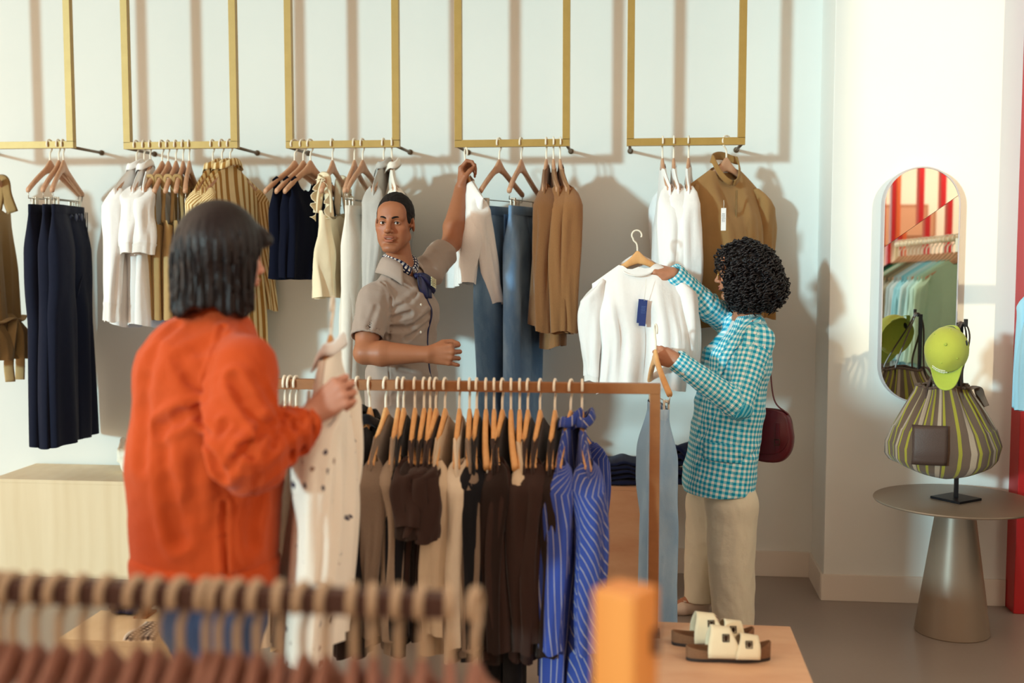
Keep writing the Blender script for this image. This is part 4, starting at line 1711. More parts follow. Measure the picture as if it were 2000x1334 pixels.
for k, (px, mat, kind, words_, cat, kw) in enumerate(RS):
    yaw = random.uniform(-6, 6)
    if kind == 'shirt':
        mkf = lambda: g_shirt(200 + k, mat, .66 + .08 * random.random(), .54 + .08 * random.random(), nw=.12, nf=.05, thick=.016, fold=.009, coll=False, r0=.075, r1=.05, out=.03, name=cat)
    elif kind == 'slim':
        mkf = lambda: g_shirt(200 + k, mat, .60, .48, nw=.13, nf=.05, thick=.008, fold=.004, coll=False, r0=.055, r1=.04, out=.01, name=cat)
    elif kind == 'tee':
        mkf = lambda: g_shirt(200 + k, mat, .58 + .1 * random.random(), .18 + .06 * random.random(), nw=.13, nf=.06, thick=.016, fold=.010, coll=False, r0=.085, r1=.08, out=.05, name=cat)
    elif kind == 'jacket':
        mkf = lambda: g_shirt(200 + k, mat, .70, .56, thick=.028, fold=.012, coll=True, r0=.09, r1=.06, name=cat)
    elif kind == 'clip':
        mkf = lambda: g_trousers(200 + k, mat, .78, .18, .1, .09, .02, fold=.008)
    else:
        mkf = lambda: g_shirt(200 + k, mat, .80, .58, thick=.034, fold=.016, coll=True, r0=.09, r1=.06, flare=1.12, out=.05, nf=.05)
        yaw = 4 if k % 2 else -12
    rack_hang(px, 'beechclip' if kind == 'clip' else 'beech', mkf, yaw, k, f'{RK_WORDS[k]}, {ORD[k]} garment from the left on the middle rack', cat, None, 1 if kind != 'jacket' else -1)

# ================================================================== folded denim and other things on the benches
def folded(name, loc, sx, sy, h, n, mat, label, seed, cat, rz=0., sag=.0, group=None):
    rs = np.random.RandomState(seed)
    root = empty(name, loc, (0, 0, rz), label, cat, group)
    t = h / n
    for i in range(n):
        R = []
        K, M_ = 26, 40
        wx, wy = sx * (1 - .06 * rs.rand()), sy * (1 - .08 * rs.rand())
        ox, oy = .012 * rs.randn(), .01 * rs.randn()
        b = np.linspace(0, 2 * PI, 20, endpoint=False)
        for x in np.linspace(-1, 1, K):
            e = (1 - abs(x) ** 8) ** .5 if abs(x) < 1 else .15
            bump_ = .010 * math.sin(3 * x + i) + sag * math.exp(-((x - .25) / .35) ** 2)
            R.append([(ox + x * wx / 2, oy + wy / 2 * np.sign(math.cos(t_)) * abs(math.cos(t_)) ** .6 * (.96 + .04 * e) + .004 * math.sin(7 * x + t_), t * i + t * .5 + (t * .5) * max(.25, e) * np.sign(math.sin(t_)) * abs(math.sin(t_)) ** .6 + bump_ * (i + 1) / n * (1 if math.sin(t_) > 0 or i else 0)) for t_ in b])
        V, F = loft(R, True, True, True)
        V[:, 2] = np.maximum(V[:, 2], .0005)
        mk('folded_layer', V, F, mat, root, pat=V[:, :2] + i)
    return root


p = at(1205, 920, 5.36)
folded('folded_jeans', (p[0], 5.36, ZB2), .26, .24, .105, 5, M_JEAND, 'stack of dark navy folded jeans on the bench left of the pale jeans', 1, 'jeans', .05, .025)
p = at(1315, 910, 5.36)
folded('folded_jeans', (p[0] + .045, 5.36, ZB2), .24, .22, .155, 5, M_JEAND, 'taller stack of folded indigo jeans on the bench beside the checked jacket', 2, 'jeans', -.5, .05)
p = at(905, 870, 5.40)
folded('folded_trousers', (p[0], 5.42, ZB2), .30, .24, .27, 6, M_OFFW, 'stack of folded off-white trousers on the bench behind the middle rack', 3, 'trousers', 0., .01)
p = at(1000, 850, 5.40)
folded('folded_sweaters', (p[0] + .05, 5.42, ZB2), .34, .24, .22, 4, fabric('#e2b898', .06), 'stack of folded peach sweaters on the bench under the ripped jeans', 4, 'sweater', .1, .04)

# crumpled printed cloth on the left bench
def crumple(name, loc, r, h, mat, label, cat, seed):
    f1 = folds(seed, .030, 26, n=5, sharp=.7)
    f2 = folds(seed + 1, .012, 70, n=4, sharp=.7)
    S = Sdf().ell((0, 0, h * .28), (r * .95, r * .8, h * .42), k=.03).ell((r * .25, .03, h * .62), (r * .62, r * .55, h * .40), k=.05)
    S.disp(lambda P: f1(P) + f2(P)).inter(plane((0, 0, .002), (0, 0, -1)))
    V, F = sdf_mesh(S, (-r * 1.4, -r * 1.4, -.01), (r * 1.4, r * 1.4, h * 1.25), .006, 2.0)
    o = mk(name, V, F, mat, pat=V[:, :2] + V[:, 2:3] * .7)
    return place(o, loc, 0, label, cat)


M_SPOT = floral('#ece6d6', '#4a3a34', '#b08a52', 26)
p = at(262, 930, 5.42)
crumple('crumpled_blouse', (p[0], 5.50, ZB1), .155, .30, M_SPOT, 'crumpled cream printed cloth on the birch bench behind the orange jacket', 'blouse', 31)

# checked cloth folded over the corner of the low birch plinth
M_CHK = gingham('#cdbfae', '#75645a', '#2b2226', .016)
c0 = onz(284, 1215, ZP)
yf = _b[1]
G, PT = [], []
for s in np.linspace(0, 1, 26):
    L = s * .26
    row = []
    for u in np.linspace(0, 1, 12):
        x = _b[0] - .095 + .09 * u + .006 * math.sin(9 * s + 3 * u)
        if L < .15:
            y, z = yf + .15 - L, ZP + .006 + .004 * math.sin(7 * u + 5 * s)
        else:
            y, z = yf - .008 - .006 * math.sin(6 * u), ZP + .004 - (L - .15)
        row.append((x, y, z))
        PT.append((u * .09, L))
    G.append(row)
V, F = sheet(G, .005)
sc = mk('checked_scarf', V, F, M_CHK, pat=np.array(PT + PT))
tag(sc, 'brown checked cloth folded over the edge of the low birch plinth', 'scarf')
m = MB()
G = np.array(G)
m.tube(G[:, 0], .006, 6)
m.build('fringed_edge', plain('white_fringe', '#e8e4dc', .9, bump=.5, bscale=300), sc)
p = onz(250, 1198, ZP)
folded('folded_jeans', (p[0] + .02, p[1] + .05, ZP), .12, .16, .05, 2, M_JEAND, 'folded denim lying behind the checked cloth on the low birch plinth', 9, 'jeans')
# ================================================================== people
A = lambda px, py, Y: at(px, py, Y)


def skin(name, base, lips):
    t = NT(name)
    a = t.attr('tint').outputs['Color']
    o = t.coord()
    nz = t.noise(o, 60, 4, .65)
    t.col(t.mix(t.math('MULTIPLY', nz, .22), a, t.mix(1.0, a, (.55, .42, .38, 1), 'MULTIPLY')))
    t.bump(t.noise(o, 420, 2), .06, .002)
    t.set(Roughness=.48, Specular_IOR_Level=.4, Subsurface_Weight=.06, Subsurface_Scale=.01)
    t.b.inputs['Subsurface Radius'].default_value = (1, .35, .2)
    return t.m


def person(label, loc):
    return empty('person', loc, label=label, cat='person')


def rel(V, root):
    return np.asarray(V) - np.array(root.location)


def pmesh(name, V, F, mat, root, **k):
    return mk(name, rel(V, root), F, mat, root, **k)


def body_mesh(S, boxes, coarse, root, mat, tint):
    parts = []
    V, F = sdf_mesh(S, *coarse)
    inside = np.zeros(len(V), bool)
    for lo, hi, h in boxes:
        lo, hi = np.asarray(lo), np.asarray(hi)
        inside |= ((V > lo + .01) & (V < hi - .01)).all(1)
    F = np.asarray(F)
    F = F[~inside[F].all(1)]
    parts.append((V, F))
    for i, (lo, hi, h) in enumerate(boxes):
        V, F = sdf_mesh(S, lo, hi, h)
        parts.append((V, F))
    V, F = merge(*parts)
    used = np.zeros(len(V), bool)
    used[F.ravel()] = True
    m = np.cumsum(used) - 1
    return pmesh('body', V[used], m[F], mat, root, col=tint(V[used]))


def bx_(pts, pad):
    P = np.array(pts)
    return P.min(0) - pad, P.max(0) + pad


class Head:
    def __init__(self, c, f, u, s=1.0):
        self.c = np.asarray(c, float)
        f = np.asarray(f, float)
        f /= np.linalg.norm(f)
        u = np.asarray(u, float)
        u = u - f * (u @ f)
        u /= np.linalg.norm(u)
        self.R = np.stack([np.cross(f, u) * -1, f, u], 1)      # columns: the person's left, forward, up
        self.s = s

    def w(self, *p):
        return self.c + self.R @ (np.array(p, float) * self.s)

    def loc(self, P):
        return ((np.asarray(P) - self.c) @ self.R) / self.s

    def build(self, S, male=True, ears=True, mouth=.0):
        s, R = self.s, self.R
        E = lambda c, r, k=.012, RR=None: S.ell(self.w(*c), np.array(r) * s, R if RR is None else RR, k)
        C = lambda a, b, ra, rb, k=.012: S.cone(self.w(*a), self.w(*b), ra * s, rb * s, k)
        E((0, -.018, .034), (.0745, .094, .086), 0)
        E((0, .022, -.030), (.058, .066, .080), .03)
        jw = .050 if male else .045
        for q in (-1, 1):
            C((q * jw, .004, -.055), (q * .018, .072, -.102), .021 if male else .019, .017, .022)
            E((q * .044, .055, -.020), (.022, .022, .018), .022)
            E((q * .034, .046, -.052), (.025, .028, .034), .02)
            C((q * .012, .082, .024), (q * .045, .066, .022), .0125, .010, .016)
        E((0, .077, -.101), (.019, .017, .015), .018)
        E((0, .060, .052), (.055, .028, .034), .03)
        for q in (-1, 1):
            S.sub(lambda P, q=q: d_ell(P, self.w(q * .0315, .098, .003), np.array((.019, .016, .0125)) * s, R), .012 * s)
            E((q * .0315, .0725, .003), (.0155, .0145, .0128), .004)
            S.sub(lambda P, q=q: d_ell(P, self.w(q * .0312, .0885, .0026), np.array((.0132, .012, .0046)) * s, R), .0015 * s)
        # nose
        C((0, .088, .014), (0, .108, -.022), .0085, .0095, .010)
        E((0, .110, -.028), (.0122, .0125, .0105), .007)
        for q in (-1, 1):
            E((q * .0125, .099, -.031), (.0085, .0105, .0082), .006)
            S.sub(lambda P, q=q: d_ell(P, self.w(q * .0068, .108, -.0395), np.array((.0040, .0052, .0036)) * s, R), .0015 * s)
        # mouth
        E((0, .086, -.058), (.026, .014, .017), .012)
        for q in (-1, 1):
            E((q * .0085, .0985, -.0555), (.0150, .0070, .0052), .004)
        E((0, .0985, -.0675 - mouth), (.0185, .0078, .0062), .004)
        S.sub(lambda P: d_ell(P, self.w(0, .104, -.0612 - mouth * .5), np.array((.0215, .016, .0011 + mouth * .45)) * s, R), .0012 * s)
        S.sub(lambda P: d_ell(P, self.w(0, .1045, -.0785 - mouth), np.array((.02, .006, .0035)) * s, R), .006 * s)
        if ears:
            for q in (-1, 1):
                tl = basis((q * .92, -.34, .1), (.1, .25, 1))
                RR = R @ np.stack([tl[0], tl[2], tl[1]], 1)
                c = self.w(q * .0755, -.014, -.002)
                S.ell(c, np.array((.0075, .0185, .0315)) * s, RR, .006)
                S.sub(lambda P, c=c, RR=RR, q=q: d_ell(P, c + RR @ np.array((.0075, .004, .003)) * s, np.array((.0055, .0095, .0185)) * s, RR), .004 * s)
                E((q * .073, .006, -.008), (.006, .007, .008), .004)

    def eyes(self, root, gaze, iris='#2c170d'):
        g = np.asarray(gaze, float)
        for q in (-1, 1):
            c = self.w(q * .0312, .0735, .0028)
            d = g - c
            d /= np.linalg.norm(d)
            f, s_, p = basis(d, self.R[:, 0])
            th = np.radians([0, 6, 11, 12, 18, 25, 27, 30, 45, 70, 100, 140, 180])
            rr = .0126 * self.s
            V, cols = [], []
            n = 28
            for t in th:
                for a in np.linspace(0, 2 * PI, n, endpoint=False):
                    V.append(c + rr * (f * math.cos(t) + math.sin(t) * (s_ * math.cos(a) + p * math.sin(a))))
                    dg = math.degrees(t)
                    cols.append((.004, .003, .003) if dg < 11.5 else (lin(iris)[:3] if dg < 26 else (.62, .56, .52)))
            F = []
            for i in range(len(th) - 1):
                for j in range(n):
                    F.append((i * n + j, i * n + (j + 1) % n, (i + 1) * n + (j + 1) % n, (i + 1) * n + j))
            pmesh('eye', np.array(V), [x[::-1] for x in F], M_EYE, root, col=np.array(cols))

    def brow(self, root, mat, w=.022, th=.0038):
        for q in (-1, 1):
            pts = [self.w(q * x, y, z) for x, y, z in ((.012, .0955, .0215), (.021, .094, .0255), (.031, .0885, .0275), (.040, .081, .0255), (.047, .073, .021))]
            pmesh('eyebrow', *tube(spline(pts, 6), np.interp(np.linspace(0, 1, 25), [0, .2, .6, 1], [.0026, .0042, .0036, .0012]) * self.s, 8, ry=np.interp(np.linspace(0, 1, 25), [0, .2, .6, 1], [.003, .0042, .0034, .001]) * self.s), mat, root)
            pts = [self.w(q * x, y, z) for x, y, z in ((.0185, .0835, .003), (.0235, .0868, .0068), (.031, .0878, .0082), (.038, .0845, .0068), (.0445, .0785, .0025))]
            pmesh('eyelash', *tube(spline(pts, 5), .0011 * self.s, 6), M_LASH, root)


def m_tint(name, rough, spec=.5):
    t = NT(name)
    t.l(t.attr('tint').outputs['Color'], t.b.inputs['Base Color'])
    t.set(Roughness=rough, Specular_IOR_Level=spec)
    return t.m


M_EYE = m_tint('eyeball', .12)
M_LASH = plain('lash', '#120b09', .7)


def face_tint(H, base, lip, stub=None, dark=None):
    base, lip = np.array(lin(base)[:3]), np.array(lin(lip)[:3])

    def f(V):
        L = H.loc(V)
        c = np.tile(base, (len(V), 1))
        x, y, z = L[:, 0], L[:, 1], L[:, 2]
        face = np.exp(-(x / .06) ** 2 - ((y - .09) / .05) ** 2 - ((z + .02) / .09) ** 2)
        c = c * (1 + .10 * face[:, None])
        blush = np.exp(-((np.abs(x) - .04) / .02) ** 2 - ((z + .03) / .022) ** 2) * (y > .03)
        c = c * (1 + blush[:, None] * np.array((.10, -.02, -.04)))
        up = ((x / .024) ** 2 + ((z + .0565) / .0062) ** 2 < 1) & (y > .088)
        lo = ((x / .0215) ** 2 + ((z + .0695) / .0078) ** 2 < 1) & (y > .088)
        c[up] = lip * .8
        c[lo] = lip
        if stub is not None:
            sb = np.exp(-((z + .045) / .006) ** 2 - (x / .024) ** 2) * (y > .08) * .5 + np.exp(-((z + .095) / .025) ** 2 - (x / .055) ** 2) * (y > .0) * .30
            c = c * (1 - sb[:, None] * stub)
        return np.clip(c, 0, 1)
    return f


def surf(S, o, d, far=.6):
    """first point of a surface met walking from outside along -d towards o"""
    o, d = np.asarray(o, float), np.asarray(d, float)
    d /= np.linalg.norm(d)
    t = np.linspace(far, 0, 600)
    P = (o + t[:, None] * d).astype(np.float32)
    v = S(P)
    i = np.argmax(v < 0)
    return o + d * t[i] if (v < 0).any() else o


def creases(S, lines, Y):
    """cloth creases pressed into a surface along lines traced over it: (pixel polyline, depth, width)"""
    segs = []
    for pts, dep, wd in lines:
        Q = []
        for p in pts:
            o = at(p[0], p[1], p[2] if len(p) > 2 else Y)
            Q.append(surf(S, o, CAM - o, .5))
        for a, b in zip(Q[:-1], Q[1:]):
            segs.append((np.array(a, np.float32), np.array(b, np.float32), dep, wd))

    def f(P):
        o = np.zeros(len(P), np.float32)
        r = np.zeros(len(P), np.float32)
        for a, b, dep, wd in segs:
            d = d_cone(P, a, b, 0, 0)
            o = np.maximum(o, dep * np.exp(-(d / wd) ** 2))
            r = np.maximum(r, .55 * dep * np.exp(-((d - 2.1 * wd) / wd) ** 2))
        return o - r
    return f


def worn(name, S, lo, hi, h, mat, root, axis=None, x0=None, parent=None):
    V, F = sdf_mesh(S, lo, hi, h, 1.6)
    pat = None
    if axis is not None:
        u, w_, b = polar_pat(V, axis, x0)
        pat = np.stack([u * AR, w_], 1)
    return pmesh(name, V, F, mat, root, pat=pat)


AR = .1
# ------------------------------------------------------------------ the man in the grey shirt
man = person('man in a taupe short-sleeved shirt and navy neckerchief reaching up to a hanger', (A(780, 900, 4.68)[0], 4.68, 0))
hm = Head(A(769, 437, 4.63), (-.04, -1, -.02), (.02, 0, 1), 1.0)
hm.c = A(771, 437, 4.66)
NB = A(783, 520, 4.70)
RS_, LS_ = A(729, 584, 4.55), A(838, 528, 4.83)
RE, RW = A(712, 690, 4.43), A(836, 692, 4.42)
LE, LW = A(882, 474, 5.06), A(901, 368, 5.20)
PEL = A(784, 862, 4.70)
CH = (RS_ + LS_) / 2 + np.array((.0, 0, -.11))
WA = A(786, 745, 4.70)
ml_ = LS_ - RS_
ml_[2] = 0
ml_ /= np.linalg.norm(ml_)
mf_ = np.cross(ml_, (0, 0, 1))
S = Sdf()
hm.build(S, True, True, .0042)
S.cone(hm.w(0, -.028, -.055), NB + (0, 0, -.02), .052, .054, .02)
S.cone(hm.w(0, .01, -.085), NB + mf_ * .02, .04, .042, .02)
S.econe(PEL, WA, (.15, .10), (.135, .095), ml_, .03).econe(WA, CH, (.135, .095), (.150, .092), ml_, .03)
S.cone(NB + (0, 0, -.06), RS_ + (0, 0, -.01), .05, .038, .02).cone(NB + (0, 0, -.06), LS_ + (0, 0, -.01), .05, .038, .02)
fm = lambda a, b, t: a + (np.asarray(b) - a) * t
for sh, el, wr in ((RS_, RE, RW), (LS_, LE, LW)):
    S.cone(sh, el, .042, .044, .02)
    S.cone(fm(sh, el, .4), fm(sh, el, .65), .05, .049, .02)
    S.cone(el, fm(el, wr, .28), .044, .051, .012)
    S.cone(fm(el, wr, .28), wr, .051, .030, .012)
    S.cone(fm(el, wr, .9), wr, .029, .029, .01)
mtips = hand(S, RW, (1.0, .05, .0), (.05, .1, 1), -1, ((52, 62, 35), (56, 66, 40), (50, 60, 38), (28, 48, 30)), 1.03, .30,
             [(.020, .024, .008), (.055, .046, .020), (.088, .050, .030), (.112, .044, .034)])
hg = A(915, 318, 5.26)
ltips = hand(S, LW, (.10, .10, 1.0), (-.15, -1, .1), 1, ((35, 62, 45), (48, 70, 45), (55, 72, 45), (60, 70, 45)), 1.0, .05,
             [(.020, .026, .008), (.050, .042, .026), (.078, .036, .044), (.098, .022, .054)])
for q, X in ((-1, -.1), (1, .1)):
    hip = PEL + ml_ * q * .095
    kn = np.array([hip[0] + q * .02, hip[1] - .01, .50])
    an = np.array([hip[0] + q * .03, hip[1] + .02, .09])
    S.cone(hip, kn, .085, .058, .03).cone(kn, an, .056, .038, .02)
    S.cone(an, an + mf_ * .13 + (0, 0, -.055), .038, .032, .02)
boxes = [bx_([hm.w(0, 0, -.11), hm.w(0, 0, .12)], .125) + (.0021,), bx_([fm(RS_, RE, .55), RE, RW, RW + (.2, 0, 0)], .075) + (.003,), bx_([fm(LS_, LE, .3), LE, LW, LW + (0, 0, .19)], .08) + (.003,)]
b0 = hm.c - np.array((.115, .13, .15)), hm.c + np.array((.115, .13, .14))
boxes[0] = (b0[0], b0[1], .0021)
SK = skin('brown_skin', '#a8693f', '#a2584a')
tf = face_tint(hm, '#9d6546', '#a8654f', .45)
body_mesh(S, boxes, (np.array((-1.35, 4.3, .0)), np.array((-.55, 5.4, 2.0)), .012), man, SK, tf)
hm.eyes(man, A(420, 480, .6) * np.array((1, 1, 1)))
M_HAIR = NT('short_black_hair')
_o = M_HAIR.coord()
M_HAIR.col(M_HAIR.mix(M_HAIR.noise(_o, 300, 3, .7), lin('#0c0908'), lin('#1d1512')))
M_HAIR.bump(M_HAIR.noise(_o, 420, 2, .8), .6, .003)
M_HAIR.set(Roughness=.75, Specular_IOR_Level=.25)
M_HAIR = M_HAIR.m
hm.brow(man, M_HAIR)
pmesh('teeth', *(lambda v, f: (v, f))(*tube(spline([hm.w(-.014, .0885, -.0600), hm.w(-.007, .0915, -.0602), hm.w(0, .0925, -.0603), hm.w(.007, .0915, -.0602), hm.w(.014, .0885, -.0600)], 6), .0032, 8)), plain('teeth', '#e6ddd0', .25), man)


def hair_man():
    HS = Sdf()
    HS.add(lambda P: d_ell(P, hm.w(0, -.018, .037), np.array((.0785, .0985, .0965)), hm.R), 0)

    def line(P):
        L = hm.loc(P)
        y = L[:, 1]
        zmin = np.interp(y, [-.12, -.06, -.045, -.03, .0, .010, .014, .028, .036, .044, .052, .062, .072, .1], [-.06, -.055, -.04, .012, .022, .020, -.014, -.012, .018, .040, .058, .069, .0745, .078])
        return (zmin - L[:, 2]) * .6
    f1 = folds(3, .0012, 320, n=4, sharp=1)
    HS.disp(f1).inter(line, .003)
    V, F = sdf_mesh(HS, hm.c - .14, hm.c + .15, .0026)
    pmesh('hair', V, F, M_HAIR, man)


hair_man()

M_SHIRT = fabric('#9b8c82', .05, bump=.35)
M_SHIRTC = fabric('#a09187', .05, bump=.25)
NAVYS = plain('navy_silk', '#131a45', .45)
S = Sdf()
S.econe(A(783, 842, 4.70), WA, (.188, .138), (.172, .132), ml_, .03)
S.econe(WA, CH, (.172, .128), (.180, .118), ml_, .03)
S.econe(CH, NB + (0, 0, -.075), (.180, .115), (.105, .075), ml_, .04)
S.cone(NB + (0, 0, -.062), RS_ + (0, 0, -.005), .064, .062, .03).cone(NB + (0, 0, -.062), LS_ + (0, 0, -.005), .064, .064, .03)
re_, le_ = fm(RS_, RE, .74), fm(LS_, LE, .62)
ad, ld = (RE - RS_) / np.linalg.norm(RE - RS_), (LE - LS_) / np.linalg.norm(LE - LS_)
SR = Sdf().cone(RS_, fm(RS_, RE, 1.0), .066, .076, 0).inter(plane(re_, ad), .004)
SL = Sdf().cone(LS_, fm(LS_, LE, 1.0), .070, .074, 0).inter(plane(le_, ld), .004)
S.add(SR, .028).add(SL, .03)
fA = folds(11, .007, 26, [(.5, .2, 1), (1, 0, .6), (.3, .1, -1)], n=4, sharp=.75)
fB = folds(12, .0018, 90, n=4, sharp=1)
wA = near_pt(fm(RS_, WA, .55), .20)
wB = near_pt(LS_, .14)
S.disp(lambda P: fA(P) * (.45 + .9 * wA(P) + .7 * wB(P)) + fB(P) * .6)
S.disp(creases(S, [([(747, 552), (763, 585), (764, 620), (760, 660)], .007, .006), ([(764, 622), (800, 612)], .010, .010), ([(766, 606), (800, 588), (826, 560)], .008, .010),
                   ([(764, 640), (800, 640), (838, 612)], .009, .011), ([(792, 662), (836, 628)], .007, .009), ([(735, 600), (720, 640)], .005, .009), ([(850, 500), (832, 540)], .008, .008),
                   ([(780, 720), (840, 742)], .007, .010), ([(760, 712), (760, 790)], .004, .004), ([(772, 770), (846, 764)], .006, .010), ([(800, 560), (770, 545)], .004, .008)], 4.70))
S.inter(lambda P: A(783, 826, 4.70)[2] - P[:, 2] + .012 * np.sin(9 * P[:, 0] + 5 * P[:, 1]), .004)
S.sub(lambda P: d_cone(P, fm(RS_, RE, .60), fm(RS_, RE, 1.1), .058, .068), .004)
S.sub(lambda P: d_cone(P, fm(LS_, LE, .48), fm(LS_, LE, 1.1), .056, .066), .004)
S.sub(lambda P: d_cone(P, NB + (0, 0, -.04) + mf_ * .01, NB + (0, 0, .1), .058, .07), .006)
Sshirt = S
worn('short_sleeved_shirt', S, bx_([RS_, LS_, RE, PEL, le_, NB], .2)[0], bx_([RS_, LS_, RE, CH, WA, le_], .17)[1], .0052, M_SHIRT, man)
# front edge and buttons
pts = []
fdir = mf_ * .99 + ml_ * .14
for t in np.linspace(0.03, 1, 16):
    o_ = fm(NB + (0, 0, -.09), A(785, 824, 4.70), t)
    pts.append(surf(S, o_ + ml_ * .012, mf_ * .97 + ml_ * .22, .4))
pmesh('navy_placket', *tube(spline(pts, 4), .0055, 8, ry=.004), NAVYS, man)
for t in (.12, .32, .52, .72):
    p = surf(S, fm(NB + (0, 0, -.09), A(785, 824, 4.70), t) - ml_ * .012, mf_, .4)
    b_ = basis(mf_, ml_)
    V, F = lathe([(0, .002), (.0045, .0025), (.0062, .0), (.0045, -.001), (0, -.001)], 14)
    pmesh('button', V[:, [0]] * b_[1] + V[:, [1]] * b_[2] + V[:, [2]] * mf_ + p, F, M_WBTN, man)
# shoulder seam line of the near sleeve
# collar
cu_ = basis((.0, 0, 1), ml_)
G = []
nt = np.array((.06, -.10, 1.0))
cc_ = NB + (0, 0, .012)
for k, (r, z) in enumerate(((.060, -.012), (.061, .012), (.064, .030), (.070, .032), (.082, .016), (.094, -.012), (.104, -.036))):
    row = []
    for a in np.linspace(math.radians(-52), math.radians(232) + 2 * math.radians(38) * 0 + math.radians(0), 46):
        t = a
        # a = -90 is the front
        fr = math.exp(-((((a + PI / 2 + PI) % (2 * PI)) - PI) / .85) ** 2)
        rr = r + (.018 * fr if k >= 4 else 0)
        zz = z - .050 * fr * (1 + .75 * (k - 3) / 3 * (k >= 4)) - .010 * (1 - math.sin(a)) * .5
        row.append(cc_ + ml_ * rr * 1.08 * math.cos(a) - mf_ * (rr * 1.0 * math.sin(a)) + np.array((0, 0, zz)))
    G.append(row)
pmesh('collar', *sheet(G, .0035), M_SHIRTC, man)
# neckerchief
M_HOUND = gingham('#0f1438', '#1b2348', '#e6e4de', .0125)
ring, rad = [], []
for a in np.linspace(math.radians(-82), math.radians(262), 40):
    fr = math.exp(-((((a + PI / 2 + PI) % (2 * PI)) - PI) / .9) ** 2)
    ring.append(cc_ + ml_ * .063 * math.cos(a) - mf_ * .063 * math.sin(a) + np.array((0, 0, .030 - .052 * fr - .006 * (1 - math.sin(a)))))
V, F = tube(ring, .013, 12, ry=.020)
nk = pmesh('neckerchief', V, F, M_HOUND, man, pat=np.stack([np.repeat(np.arange(40) * .009, 12), np.tile(np.arange(12) * .009, 40)], 1))
kp = cc_ + mf_ * .084 + ml_ * .01 + np.array((0, 0, -.052))
V, F = sdf_mesh(Sdf().ell(kp, (.017, .016, .014)).disp(folds(4, .003, 160)), kp - .04, kp + .04, .0025)
mk('knot', rel(V, man), F, NAVYS, nk)
for dx, dz, dd in ((.075, -.045, .03), (.035, -.085, .055)):
    G, PT = [], []
    for v in np.linspace(0, 1, 14):
        row = []
        for u in np.linspace(-1, 1, 10):
            wd = .008 + .024 * math.sin(PI * min(.8, v * .8 + .05))
            b = kp + ml_ * dx * v + np.array((0, 0, dz * v - .01 * v * v)) + mf_ * (.012 + .02 * math.sin(v * 2))
            side = np.array((0, 0, 1.)) if dx > .05 else ml_
            row.append(b + side * wd * u + mf_ * .006 * math.sin(4 * u + 3 * v))
            PT.append((u * wd, v * .08))
        G.append(row)
    t_ = mk('tail', rel(sheet(G, .003)[0], man), sheet(G, .003)[1], NAVYS, nk)
    if dx > .05:
        m = MB()
        for i in range(5):
            for j in range(4):
                c = kp + ml_ * (.040 + .008 * j) + np.array((0, 0, -.022 + .008 * (i - 2) - .004 * j)) + mf_ * .047
                m.box(c, (.0052, .003, .0052), 0, R=np.stack([ml_, -mf_, (0, 0, 1)], 1))
        mk('printed_motif', rel(np.concatenate(m.V), man), m.F, plain('cream_print', '#d9d3a8', .7), t_, smooth=False)
# trousers, shoes
S = Sdf()
S.econe(PEL, WA + (0, 0, -.05), (.16, .115), (.14, .105), ml_, .03)
for q in (-1, 1):
    hip = PEL + ml_ * q * .09
    kn = np.array([hip[0] + q * .02, hip[1] - .01, .50])
    an = np.array([hip[0] + q * .03, hip[1] + .02, .07])
    S.cone(hip, kn, .098, .080, .03).cone(kn, an, .078, .070, .02)
S.disp(folds(21, .006, 30, n=4)).inter(lambda P: .05 - P[:, 2])
worn('trousers', S, (PEL[0] - .3, PEL[1] - .25, .02), (PEL[0] + .32, PEL[1] + .28, PEL[2] + .12), .009, M_MAROON, man)
for q in (-1, 1):
    hip = PEL + ml_ * q * .09
    an = np.array([hip[0] + q * .03, hip[1] + .02, .04])
    S = Sdf().econe(an - mf_ * .05, an + mf_ * .18, (.042, .038), (.04, .024), ml_, 0).inter(lambda P: .001 - P[:, 2])
    worn('shoe', S, an - .26, an + .26, .007, M_BLK, man)

# white fluffy top held by the man
wl = A(910, 291, 5.255)
hanger('beech', wl, YAW0 + .42, 'hanger in the man\'s raised hand carrying a white fuzzy top', None, rx=0)
def fuzzy():
    o = put('fuzzy_top', top_body(301, .222, .46, .76, .03, T0=.02, nw=.085, nf=.06, fold=.016, nfold=3, side=-.04), M_FUZZ)
    put('sleeve', sleeve(302, 1, .205, .34, .075, .055, out=-.04), M_FUZZ, o)
    put('sleeve', sleeve(303, -1, .205, .48, .08, .06, out=-.10, fwd=-.10), M_FUZZ, o)
    return o
place(fuzzy(), wl, YAW0 + .42, 'white fuzzy top on the hanger in the man\'s raised hand', 'top', ry=0)

# ------------------------------------------------------------------ the woman in the checked jacket
wc = person('woman with dark curls, glasses and a turquoise checked blazer, holding two hangers', (A(1410, 1000, 4.93)[0], 4.93, 0))
hw = Head(A(1446, 532, 4.93), (-.93, .34, -.10), (-.05, 0, 1), .95)
NB = A(1458, 612, 4.95)
LS_, RS_ = A(1480, 664, 4.80), A(1428, 632, 5.09)
LE, LW = A(1442, 792, 4.70), A(1324, 706, 4.655)
RE, RW = A(1378, 596, 4.97), A(1316, 534, 4.86)
HIP = A(1408, 925, 4.93)
WA = A(1428, 800, 4.94)
CH = A(1444, 700, 4.94)
wl_ = LS_ - RS_
wl_[2] = 0
wl_ /= np.linalg.norm(wl_)
wf_ = np.cross(wl_, (0, 0, 1))
S = Sdf()
hw.build(S, False, True)
S.cone(hw.w(0, -.03, -.05), NB + (0, 0, -.03), .046, .050, .02)
S.econe(HIP, WA, (.15, .09), (.12, .085), wl_, .03).econe(WA, CH, (.12, .085), (.14, .09), wl_, .03)
S.cone(NB + (0, 0, -.02), RS_, .05, .04, .03).cone(NB + (0, 0, -.02), LS_, .05, .04, .03)
